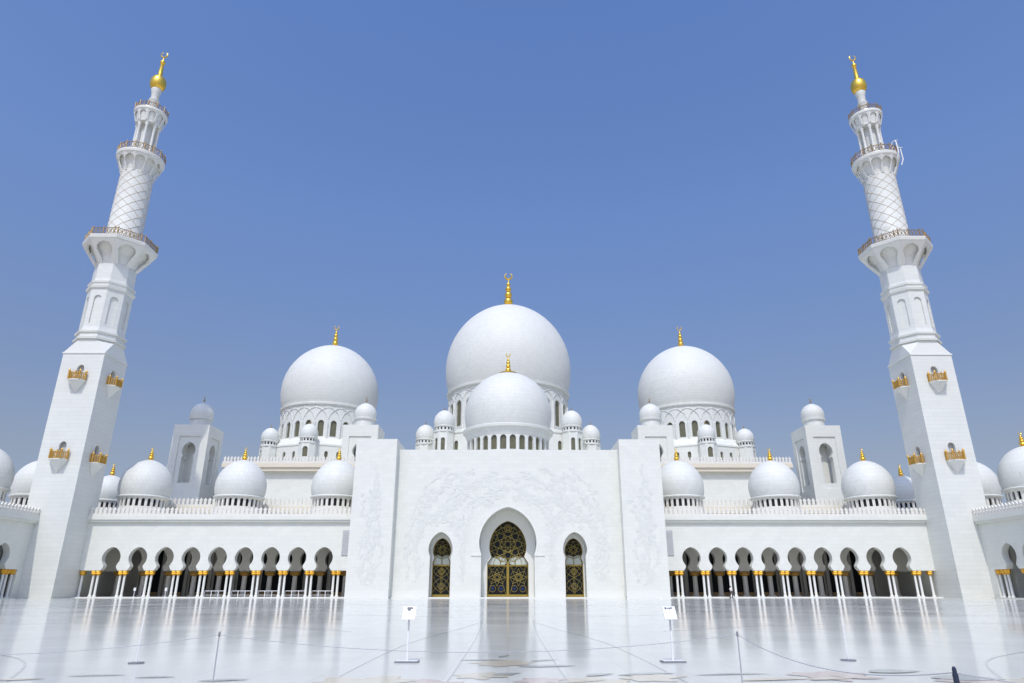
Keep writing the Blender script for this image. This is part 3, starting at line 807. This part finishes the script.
great_dome(H, 0, 171, 48.8, 16.6, 25.5, 36.6, 24, 2.2, 38.6, 45.2, 11.2, 1.25)
podium(H, 0, 171, 20.6, 24.5, 35.6, 16.4, 37.4, 1.0, (31.2, 33.8), 3)
for a in (-90, -45, 0, 45, 90): cupola(H, 21.3 * math.sin(R(a)), 171 - 21.3 * math.cos(R(a)), 35.9, 2.5, 4.0, (31.0, 34.2), .95, R(a), (0, 1, 7))
great_dome(H, 0, 128, 29.7, 8.4, 12.0, 23.3, 28, 1.15, 25.0, 27.7, 4.7, .6, plate=1.8, rib=False, ck=1.07, ch=2.0)
for s in (-1, 1):
    cx = s * 46.8
    great_dome(H, cx, 171, 44.2, 12.4, 18.4, 35.2, 24, 1.45, 35.7, 39.7, 6.6, .8)
    podium(H, cx, 171, 14.5, 24.5, 33.1, 12.4, 35.4, .8, (29.8, 31.8), 4)
    for a in (-90, -45, 0, 45, 90) if False else (-45, 0, 45): cupola(H, cx + 15.0 * math.sin(R(a)), 171 - 15.0 * math.cos(R(a)), 33.3, 2.1, 3.3, (29.8, 32.2), 1.25 if a == 0 else .6, R(a))

# ------------------------------------------------------------------ roof towers
tw_txt = {(-1, 66.2): 'square white tower with keyhole niche, nearest the left minaret, behind the arcade roof',
          (-1, 30.9): 'square white tower with small dome behind the portal, on its left',
          (1, 30.9): 'square white tower with small dome behind the portal, on its right',
          (1, 66.2): 'square white tower with keyhole niche, nearest the right minaret, behind the arcade roof'}
key_t = keyhole(1.25, 21.6, .98, 27.0, 1.42, 28.15, 29.95, n=14, splay=[(1.25, 26.9)])
for (s, X), txt in tw_txt.items():
    cx, cy = s * X, 142.2
    t = thing('roof_tower', txt, 'tower', (cx, cy, 14), 'square roof towers')
    mb = MB()
    for k in range(4):
        M = radial(cx, cy, 3.7, k * PI / 2)
        mb.bay(7.4, 14, 33.6, rect(4.5, 20.4, 31.2), .22, M)
        M2 = radial(cx, cy, 3.48, k * PI / 2)
        mb.bay(6.95, 14, 33.5, key_t, 1.3, M2)
    mb.box(cx - 3.68, cx + 3.68, cy - 3.68, cy + 3.68, 33.3, 33.59)
    mb.box(cx - 1.15, cx + 1.15, cy - 1.15, cy + 1.15, 14, 33.2)
    obj('wall', mb, M_WALL, t)
    d = MB(); d.lathe([(2.1, 33.6), (2.1, 35.3), (2.4, 35.35), (2.45, 35.7), (2.25, 35.8)], 40, (cx, cy, 0)); obj('drum', d, M_DOME, t, smooth=True)
    d = MB(); d.lathe(dome_prof(2.38, 3.5, 16), 40, (cx, cy, 35.7)); o = obj('dome', d, M_DOME, t, smooth=True)
    f = MB(); f.lathe([(.16, 0), (.22, .3), (.06, .5), (.13, .75), (.03, 1.0), (.02, 1.5)], 8, (cx, cy, 39.5)); obj('finial', f, M_BRASS, o, smooth=True)
for s, side in ((-1, 'left'), (1, 'right')):
    t = thing('domed_kiosk', 'plain white dome half hidden behind the tower beside the %s minaret' % side, 'dome', (s * 72, 152, 14), 'domes behind the outer towers')
    d = MB(); d.lathe([(4.1, 14), (4.1, 24.3)], 40, (s * 72, 152, 0)); obj('wall', d, M_WALL, t, smooth=True)
    d = MB(); d.lathe(dome_prof(4.4, 6.5), 48, (s * 72, 152, 24.3)); obj('dome', d, M_DOME, t, smooth=True)

# ------------------------------------------------------------------ minarets
def railing(mb, pts, z, h, sp=.62, closed=True):
    n = len(pts)
    mb.tube([(x, y, z + h) for x, y in pts], .07, 5, closed); mb.tube([(x, y, z + .12) for x, y in pts], .05, 4, closed)
    for i in range(n if closed else n - 1):
        a = Vector(pts[i]); b = Vector(pts[(i + 1) % n]); L = (b - a).length; m = max(1, round(L / sp))
        for k in range(m):
            p = a.lerp(b, k / m); q = a.lerp(b, (k + 1) / m)
            big = (k % 3 == 0)
            mb.tube([(p.x, p.y, z), (p.x, p.y, z + h + (.28 if big else 0))], .10 if big else .05, 5)
            c = (p + q) / 2; d = (q - p) * .36
            zz = z + .12 + (h - .12) / 2; e = (h - .12) * .46
            mb.tube([(c.x, c.y, zz + e), (c.x + d.x, c.y + d.y, zz), (c.x, c.y, zz - e), (c.x - d.x, c.y - d.y, zz)], .055, 4, True)
def ngon(cx, cy, ap, n, a0=None):
    r = ap / math.cos(PI / n); a0 = PI / n if a0 is None else a0
    return [(cx + r * math.sin(a0 + 2 * PI * k / n), cy - r * math.cos(a0 + 2 * PI * k / n)) for k in range(n)]
def lathe8(mb, prof, cx, cy, n=8):
    mb.lathe([(r / math.cos(PI / n), z) for r, z in prof], n, (cx, cy, 0), a0=PI / n)
def flare(mb, cx, cy, n, r0, r1, z0, z1, wb, wt, t=.35):
    """ring of tilted arched facets spreading from r0 to r1, like a corbelled balcony"""
    L = math.hypot(r1 - r0, z1 - z0); ang = math.atan2(r1 - r0, z1 - z0)
    hb = r0 * math.tan(PI / n); ht = r1 * math.tan(PI / n)
    for k in range(n):
        a = 2 * PI * k / n
        M = radial(cx, cy, r0, a) @ T((0, 0, z0)) @ Matrix.Rotation(ang, 4, 'X')
        op = [(wb, 0), (wb + (wt - wb) * .5, L * .35), (wt, L * .60), (wt * .92, L * .72), (wt * .7, L * .81), (wt * .38, L * .865), (0, L * .89)]
        rt = [(op[0][0], 0), (hb, 0), (ht, L), (0, L)] + [p for p in reversed(op)][:-1]
        mb.prism(rt, 0, t, M, (0,)); mb.prism([(-x, z) for x, z in reversed(rt)], 0, t, M, (0,))
def minaret(s, side):
    cx, cy = (71.2 if s > 0 else -70.95), 110.0
    t = thing('minaret', 'tall slender white minaret with gold tip at the %s end of the courtyard front' % side, 'minaret', (cx, cy, 0), 'minarets')
    h = 3.45
    # square base shaft with a door niche at each balcony
    sh = MB()
    key = [(.58, 0)] 
    for k in range(4):
        M = radial(cx, cy, h, k * PI / 2)
        sh.bay(2 * h, 0.0, 30, arch(1.15, 21.0, 23.9, 5), .5, M)
        sh.bay(2 * h, 30, 39.0, arch(1.15, 34.3, 37.0, 5), .5, M)
    obj('base_shaft', sh, M_MIN, t)
    dd = MB(); dd.box(cx - h + .55, cx + h - .55, cy - h + .55, cy + h - .55, 15, 38.5); obj('niche_lining', dd, M_LOUV, t)
    tr_ = MB(); tr_.box(cx - h - .12, cx + h + .12, cy - h - .12, cy + h + .12, 39.003, 39.25)
    q = h + .02; a8 = 3.42; c8 = a8 * math.tan(PI / 8)
    sq = [(-q, -q), (q, -q), (q, q), (-q, q)]
    oc = [(-c8, -a8), (c8, -a8), (a8, -c8), (a8, c8), (c8, a8), (-c8, a8), (-a8, c8), (-a8, -c8)]
    vs_ = [(cx + x, cy + y, 39.253) for x, y in sq] + [(cx + x, cy + y, 41.9) for x, y in oc]
    tr_.add(vs_, [(0, 1, 5, 4), (1, 6, 5), (1, 2, 7, 6), (2, 8, 7), (2, 3, 9, 8), (3, 10, 9), (3, 0, 11, 10), (0, 4, 11), tuple(range(4, 12))])
    obj('shoulder', tr_, M_COLM, t)
    o8 = MB()
    lathe8(o8, [(3.3, 41.9), (3.72, 41.95), (3.78, 42.35), (3.5, 42.45), (3.45, 43.3), (3.68, 43.35), (3.72, 43.75), (3.4, 43.9), (3.3, 44.5)], cx, cy)
    for k in range(8):
        M = radial(cx, cy, 3.3, k * PI / 4); P8 = 2 * 3.3 * math.tan(PI / 8)
        o8.bay(P8, 44.5, 52.2, arch(1.25, 45.1, 50.9, 6), .22, M)
    lathe8(o8, [(3.3, 52.2), (3.55, 52.4), (3.62, 52.85), (3.35, 52.95), (3.3, 53.35), (3.48, 53.45), (3.52, 53.8), (3.2, 53.9), (3.12, 54.3), (3.08, 57.4)], cx, cy)
    lathe8(o8, [(3.06, 44.4), (3.06, 52.3)], cx, cy)
    lathe8(o8, [(3.0, 57.3), (3.0, 61.4)], cx, cy)
    obj('octagonal_shaft', o8, M_MIN, t)
    b1 = MB(); flare(b1, cx, cy, 8, 3.12, 5.5, 57.2, 61.2, .62, 1.42)
    lathe8(b1, [(2.95, 57.3), (3.45, 59.3), (4.75, 61.35)], cx, cy)
    lathe8(b1, [(5.3, 61.2), (5.55, 61.4), (5.65, 61.85), (5.65, 62.0)], cx, cy)
    o = obj('balcony', b1, M_COLM, t)
    r1_ = MB(); railing(r1_, ngon(cx, cy, 5.42, 8), 62.0, 1.3, .6); obj('railing', r1_, M_BRASS, o)
    cyl = MB(); cyl.lathe([(3.05, 62), (3.05, 62.8), (2.9, 63.0), (2.76, 77.6)], 48, (cx, cy, 0))
    o = obj('round_shaft', cyl, M_DOME, t, smooth=True)
    rb = MB(); N = 8; turn = .92
    for sg in (-1, 1):
        for k in range(N):
            pts = []
            for j in range(29):
                u = j / 28; a = sg * 2 * PI * turn * u + 2 * PI * k / N; rr = 2.905 - .13 * u
                pts.append((cx + rr * math.cos(a), cy + rr * math.sin(a), 63.1 + 14.2 * u))
            rb.tube(pts, .045, 4)
    obj('lattice_rib', rb, M_RIB, o)
    b2 = MB(); flare(b2, cx, cy, 12, 2.78, 3.95, 77.3, 81.5, .48, .9, .22); b2.lathe([(2.5, 77.4), (3.0, 80.2), (3.5, 81.6)], 24, (cx, cy, 0))
    b2.lathe([(3.9, 81.45), (4.15, 81.6), (4.22, 82.05), (4.2, 82.2)], 40, (cx, cy, 0))
    o = obj('balcony', b2, M_COLM, t)
    r2_ = MB(); railing(r2_, ngon(cx, cy, 4.02, 16), 82.2, 1.1, .8); obj('railing', r2_, M_BRASS, o)
    ln = MB(); ln.lathe([(1.15, 82.2), (1.15, 88.6)], 20, (cx, cy, 0)); obj('lantern', ln, M_DOME, t, smooth=True)
    for k in range(8):
        a = 2 * PI * (k + .5) / 8; c = MB(); c.lathe([(.34, 82.2), (.34, 82.6), (.25, 82.8), (.24, 87.9), (.36, 88.2), (.36, 88.6)], 10, (cx + 1.85 * math.sin(a), cy - 1.85 * math.cos(a), 0))
        obj('column', c, M_COLM, t, smooth=True)
    b3 = MB(); flare(b3, cx, cy, 10, 2.3, 2.8, 88.9, 91.5, .42, .62, .08); b3.lathe([(2.2, 88.6), (2.28, 88.7), (2.28, 88.95), (2.1, 89)], 30, (cx, cy, 0)); b3.lathe([(2.18, 88.9), (2.6, 91.4)], 30, (cx, cy, 0))
    b3.lathe([(2.8, 91.4), (3.0, 91.6), (3.02, 92.0), (3.0, 92.1)], 36, (cx, cy, 0))
    o = obj('balcony', b3, M_COLM, t)
    r3 = MB(); railing(r3, ngon(cx, cy, 2.88, 12), 92.1, .95, .75); obj('railing', r3, M_BRASS, o)
    nk = MB(); nk.lathe([(1.1, 92.1), (.95, 92.6), (.72, 93.2), (.7, 94.3), (.95, 94.6), (.95, 94.85), (.7, 95.0), (.8, 96.0), (1.0, 96.5), (.9, 96.7)], 24, (cx, cy, 0)); obj('neck', nk, M_DOME, t, smooth=True)
    gb = MB(); pr = [(.7, 96.6)]
    for k in range(1, 14):
        tt = PI * k / 14; pr.append((.35 + 1.15 * math.sin(tt) ** .9, 98.15 - 1.55 * math.cos(tt)))
    pr += [(.42, 99.8), (.44, 100.5), (.3, 102.6), (.36, 102.7)]
    for k in range(7): tt = PI * k / 6; pr.append((.12 + .38 * math.sin(tt), 103.2 - .5 * math.cos(tt)))
    pr += [(.1, 103.8), (.06, 104.5)]
    gb.lathe(pr, 24, (cx, cy, 0))
    cr = .62; n = 16
    pts = [(cx + cr * math.cos(R(115) + R(310) * k / n), cy, 105.1 + cr * math.sin(R(115) + R(310) * k / n)) for k in range(n + 1)]
    for k in range(n): gb.tube([pts[k], pts[k + 1]], .05 + .11 * math.sin(PI * (k + .5) / n), 5)
    obj('finial', gb, M_GOLD, t, smooth=True)
    # small balconies on the square shaft
    for zf in (20.9, 34.15):
        for k in range(4):
            M = radial(cx, cy, h, k * PI / 2)
            wd = 1.4; pd = 1.35
            c = MB()
            pl_ = [(-wd, -.003), (-wd, -.4), (-wd * .62, -pd), (wd * .62, -pd), (wd, -.4), (wd, -.003)]
            c.add([(x, y, zf - .16) for x, y in pl_] + [(x, y, zf) for x, y in pl_], [tuple(range(6)), tuple(range(11, 5, -1))] + [(i, (i + 1) % 6, 6 + (i + 1) % 6, 6 + i) for i in range(6)], M)
            pi_ = [(x * .93, y * .93 if y < -.01 else y) for x, y in pl_]
            c.add([(x, y, zf - .163) for x, y in pi_] + [(0, -.003, zf - 2.2)], [tuple(range(6))] + [(i, (i + 1) % 6, 6) for i in range(6)], M)
            o = obj('console', c, M_COLM, t)
            r_ = MB()
            pts = [(-wd + .06, -.05), (-wd + .06, -.4), (-wd * .62, -pd + .06), (wd * .62, -pd + .06), (wd - .06, -.4), (wd - .06, -.05)]
            P3 = [M @ Vector((x, y, 0)) for x, y in pts]
            railing(r_, [(p.x, p.y) for p in P3], zf, 1.15, .38, closed=False)
            for x, y_ in ((-wd + .06, -.4), (-wd * .62, -pd + .06), (wd * .62, -pd + .06), (wd - .06, -.4)):
                p = M @ Vector((x, y_, 0)); r_.lathe([(.13, zf), (.13, zf + 1.3), (.2, zf + 1.4), (.05, zf + 1.75)], 8, (p.x, p.y, 0))
            obj('railing', r_, M_GOLDRAIL, o)
    return t
ZMAP = [(-5, -5), (0, 0), (39, 38.3), (41.9, 40.9), (43.75, 42.5), (44.5, 43.3), (52.2, 50.3), (53.8, 51.8), (57.3, 55.4), (61.4, 59.2), (62, 59.8), (63.3, 61.1), (77.5, 75.2), (81.5, 78.3), (82.2, 79.0), (88.6, 86.6), (91.5, 89.0), (92.1, 89.6), (93.2, 90.7), (96.6, 95.6), (99.7, 98.9), (105.7, 105.2)]
minaret(-1, 'left'); minaret(1, 'right')
ZMAP = None

# cradle davits hooked over the right minaret's middle balcony
dv = MB()
for a in (28, 66):
    ca = R(a)
    def pp(r, z): return (71.2 + r * math.sin(ca), 110 - r * math.cos(ca), z)
    dv.tube([pp(3.7, 79.1), pp(3.75, 80.9), pp(4.0, 81.2), pp(4.5, 81.2), pp(4.6, 80.8), pp(4.65, 78.4), pp(4.2, 77.3)], .11, 6)
    dv.tube([pp(4.3, 81.2), pp(5.0, 81.0)], .07, 5)
dv.tube([(71.2 + 4.6 * math.sin(R(28)), 110 - 4.6 * math.cos(R(28)), 80.9), (71.2 + 4.6 * math.sin(R(66)), 110 - 4.6 * math.cos(R(66)), 80.9)], .05, 5)
tag(obj('maintenance_davit', dv, M_WHITE), 'white hooked davit frame hanging over the middle balcony of the right minaret', 'davit')

# ------------------------------------------------------------------ things in the arcade shade
for i in range(5):
    xm = -(27.15 + (i + .5) * PITCH)
    lab = ['white low barrier in the left arcade, in the bay closest to the portal', 'white low barrier in the left arcade, second bay from the portal', 'white low barrier in the left arcade, third bay from the portal',
           'white low barrier in the left arcade, fourth bay from the portal', 'white low barrier in the left arcade, fifth bay from the portal and nearest the stands'][i]
    t = thing('low_barrier', lab, 'barrier', (xm, 112.9, .15), 'white barriers between the left arcade columns')
    rl = MB(); rl.tube([(xm - 1.65, 112.9, 1.02), (xm + 1.65, 112.9, 1.02)], .05, 6); rl.tube([(xm - 1.65, 112.9, .42), (xm + 1.65, 112.9, .42)], .03, 6); obj('rail', rl, M_WHITE, t)
    for dx in (-1.6, -.55, .55, 1.6):
        po = MB(); po.box(xm + dx - .045, xm + dx + .045, 112.86, 112.94, .15, 1.0); obj('post', po, M_WHITE, t)
for x, lab in ((-54.2, 'slim white notice stand in the left arcade, farther from the minaret'), (-58.2, 'slim white notice stand in the left arcade, nearer the minaret')):
    x2 = x + (1.0 if x > -57 else .15)
    t = thing('notice_stand', lab, 'stand', (x2, 111.7, .15), 'notice stands in the left arcade')
    a = MB(); a.lathe([(.2, .15), (.2, .19), (.04, .22), (.035, 1.1)], 12, (x2, 111.7, 0)); obj('post', a, M_WHITE, t)
    a = MB(); a.box(x2 - .17, x2 + .17, 111.66, 111.72, 1.05, 1.5); obj('board', a, M_WHITE, t)

# ------------------------------------------------------------------ sign stands on the courtyard floor
def sign_stand(x, y, yaw, lab, marks):
    t = thing('sign_stand', lab, 'sign', (x, y, 0), 'sign stands on the courtyard floor')
    Mx = T((x, y, 0)) @ Matrix.Rotation(yaw, 4, 'Z')
    a = MB(); a.box(-.27, .27, -.14, .14, 0.004, .02, Mx); a.box(-.26, .26, -.13, .13, .02, .03, Mx); obj('base', a, M_GREYP, t)
    a = MB(); a.box(-.25, .25, -.12, .12, .0305, .036, Mx); obj('base_cover', a, M_WHITE, t)
    a = MB(); a.box(-.014, .014, -.014, .014, .036, .66, Mx); obj('post', a, M_WHITE, t)
    a = MB(); a.box(-.018, .018, -.018, .018, .66, .92, Mx); obj('collar', a, M_STEEL, t)
    tilt = Mx @ T((0, -.02, 1.03)) @ Matrix.Rotation(R(-28), 4, 'X')
    a = MB(); a.box(-.15, .15, -.010, .010, -.15, .16, tilt); o = obj('board', a, M_WHITE, t)
    a = MB()
    for (u, v, w1, h1) in marks: a.box(u * .85, (u + w1) * .85, -.0145, -.0105, v, v + h1, tilt)
    obj('print', a, M_NAVY, o)
sign_stand(-2.28, 16.8, R(-3), 'white sign on a slim post with a dark blue mark, left of the doors', [(-.07, .095, .16, .045), (-.055, .065, .09, .03), (-.03, .05, .05, .015)])
sign_stand(3.76, 16.8, R(6), 'white sign on a slim post with small dark marks, right of the doors', [(-.12, .105, .05, .03), (-.105, .09, .03, .015), (-.055, .10, .035, .025), (-.005, .085, .03, .045), (.04, .10, .045, .035)])

# rope line
posts = [(-12.0, 10.9, 'slim steel rope post at the far left of the rope line, outside the signs'), (-4.25, 10.8, 'slim steel rope post at the left, in front of the left arcade'),
         (3.4, 10.8, 'slim steel rope post between the right sign and the right arcade'), (3.68, 6.1, 'dark topped rope post nearest the viewer at lower right'),
         (3.9, 1.6, 'rope post behind the viewer at the end of the right rope')]
for i, (x, y, lab) in enumerate(posts[:4]):
    t = thing('rope_post', lab, 'rope post', (x, y, 0), 'posts of the rope line')
    a = MB(); a.lathe([(.16, .004), (.16, .02), (.05, .035), (.014, .05)], 24, (x, y, 0)); obj('base', a, M_STEEL if i != 3 else M_NAVY, t, smooth=True)
    a = MB(); a.lathe([(.010, .05), (.010, .93)], 10, (x, y, 0)) if i != 3 else a.lathe([(.022, .05), (.022, .93)], 10, (x, y, 0)); obj('post', a, M_STEEL if i != 3 else M_NAVY, t, smooth=True)
    a = MB(); a.lathe([(.013, .91), (.017, .93), (.017, .965), (.009, .985)], 12, (x, y, 0)); obj('cap', a, M_NAVY if i == 3 else M_GREYP, t, smooth=True)
def rope(p, q, sag, lab):
    a = MB(); pts = []
    for k in range(25):
        u = k / 24; pts.append((p[0] + (q[0] - p[0]) * u, p[1] + (q[1] - p[1]) * u, .94 + (p[2] if len(p) > 2 else 0) - sag * 4 * u * (1 - u)))
    a.tube(pts, .0045, 6); tag(obj('rope', a, M_ROPE, smooth=True), lab, 'rope', 'ropes of the rope line')
rope(posts[0], posts[1], 0, 'x') if False else None
rope(posts[0][:2], posts[1][:2], .28, 'thin grey rope running from the left post out of the picture')
rope(posts[1][:2], posts[2][:2], .24, 'thin grey rope sagging across the middle in front of the portal')
rope(posts[2][:2], posts[3][:2], .20, 'thin grey rope curving to the dark topped post at lower right')
rope(posts[3][:2], (4.9, 4.9), .06, 'short thin grey rope going from the dark topped post out of the picture')
for x, y, lab in ((-8.3, 16.6, 'thin white pole on a small grey foot, far left on the polished floor'), (7.9, 17.1, 'thin white pole on a small grey foot, right of the right sign')):
    t = thing('marker_pole', lab, 'pole', (x, y, 0), 'thin white poles on the floor')
    a = MB(); a.lathe([(.17, .004), (.17, .02), (.04, .03)], 20, (x, y, 0)); obj('base', a, M_GREYP, t)
    a = MB(); a.lathe([(.012, .03), (.012, .98)], 8, (x, y, 0)); obj('pole', a, M_WHITE, t)

# ------------------------------------------------------------------ the visitor standing by the right arcade
M_SKIN = simple('skin', (0.40, 0.25, 0.17), 0.55, noise=0.05)
M_SHIRT = simple('white_cotton', (0.78, 0.78, 0.76), 0.85, noise=0.04, scale=12)
M_TROU = simple('dark_trousers', (0.03, 0.032, 0.04), 0.85, noise=0.2, scale=12)
M_HAIR = simple('black_hair', (0.02, 0.016, 0.014), 0.7, noise=0.2, scale=30)
def skin(name, verts, edges, radii, mat, parent, root=0, lv=1):
    me = bpy.data.meshes.new(name); me.from_pydata(verts, edges, []); me.materials.append(mat)
    o = bpy.data.objects.new(name, me); COL.objects.link(o); o.parent = parent
    md = o.modifiers.new('skin', 'SKIN'); md.use_smooth_shade = True
    sv = me.skin_vertices[0].data if me.skin_vertices else None
    if sv is None:
        lay = me.attributes
    else:
        for i, r in enumerate(radii):
            sv[i].radius = (r, r) if not isinstance(r, tuple) else r; sv[i].use_root = (i == root)
    s2 = o.modifiers.new('sub', 'SUBSURF'); s2.levels = lv; s2.render_levels = lv
    return o
def person(x, y, yaw, lab):
    t = thing('person', lab, 'person', (x, y, 0.003)); t.rotation_euler = (0, 0, yaw)
    V = [(0, 0, .95), (0, 0, 1.12), (0, 0, 1.38), (0, 0, 1.48), (0, -.01, 1.56), (0, -.015, 1.66), (0, -.01, 1.73),
         (.10, 0, .90), (.11, -.12, .50), (.11, -.10, .09), (.11, -.24, .035), (-.10, 0, .90), (-.11, .10, .50), (-.11, .24, .12), (-.11, .14, .04),
         (.18, 0, 1.40), (.24, .06, 1.12), (.24, -.04, .88), (.24, -.07, .78), (-.18, 0, 1.40), (-.24, -.08, 1.12), (-.22, -.22, .93), (-.22, -.29, .87)]
    E = [(0, 1), (1, 2), (2, 3), (3, 4), (4, 5), (5, 6), (0, 7), (7, 8), (8, 9), (9, 10), (0, 11), (11, 12), (12, 13), (13, 14), (2, 15), (15, 16), (16, 17), (17, 18), (2, 19), (19, 20), (20, 21), (21, 22)]
    rr = [.13, .12, .14, .06, .065, .09, .07, .085, .058, .04, .035, .085, .058, .04, .035, .06, .042, .032, .035, .06, .042, .032, .035]
    try:
        skin('body', V, E, rr, M_SKIN, t)
        skin('shirt', [V[0], V[1], (0, 0, 1.36), V[3], V[15], V[16], V[19], V[20]], [(0, 1), (1, 2), (2, 3), (2, 4), (4, 5), (2, 6), (6, 7)], [.155, .15, .165, .075, .078, .062, .078, .062], M_SHIRT, t)
        skin('trousers', [V[0], V[7], V[8], V[9], V[11], V[12], V[13]], [(0, 1), (1, 2), (2, 3), (0, 4), (4, 5), (5, 6)], [.155, .12, .098, .08, .12, .098, .08], M_TROU, t)
    except Exception as ex:
        print('skin failed', ex)
    ROOT[t.name] = (0, 0, 0)
    a = MB(); a.lathe([(.0, -.01), (.085, 0), (.105, .05), (.09, .105), (.05, .135), (0, .145)], 14, (0, .02, 1.64)); obj('hair', a, M_HAIR, t, smooth=True)
    a = MB()
    a.add([(-.02, -.1, 1.665), (.02, -.1, 1.665), (0, -.125, 1.645), (0, -.1, 1.70)], [(0, 1, 2), (1, 3, 2), (3, 0, 2), (0, 3, 1)]); obj('nose', a, M_SKIN, t)
    for sx in (-1, 1):
        a = MB(); a.lathe([(0, -.008), (.011, 0), (0, .008)], 8, (sx * .033, -.095, 1.69)); obj('eye', a, M_HAIR, t)
        a = MB(); fy, fz = (-.09, .02) if sx > 0 else (.2, .06)
        a.box(sx * .11 - .045, sx * .11 + .045, -.36 if sx > 0 else .08, -.06 if sx > 0 else .3, 0.0, .07); obj('shoe', a, M_BLACK, t)
        bx, by, bz = (.24, -.08, .76) if sx > 0 else (-.22, -.31, .85)
        for f_ in range(4):
            a = MB(); xx = bx + (f_ - 1.5) * .018
            a.tube([(xx, by, bz + .02), (xx, by - .015, bz - .03), (xx, by - .03 , bz - .06 + .005 * abs(f_ - 1.4))], .008, 5); obj('finger', a, M_SKIN, t)
        a = MB(); a.tube([(bx - sx * .03, by, bz + .03), (bx - sx * .045, by - .03, bz), (bx - sx * .035, by - .045, bz - .02)], .009, 5); obj('thumb', a, M_SKIN, t)
person(34.55, 110.6, R(25), 'person in a white top and dark trousers walking by the right arcade columns')
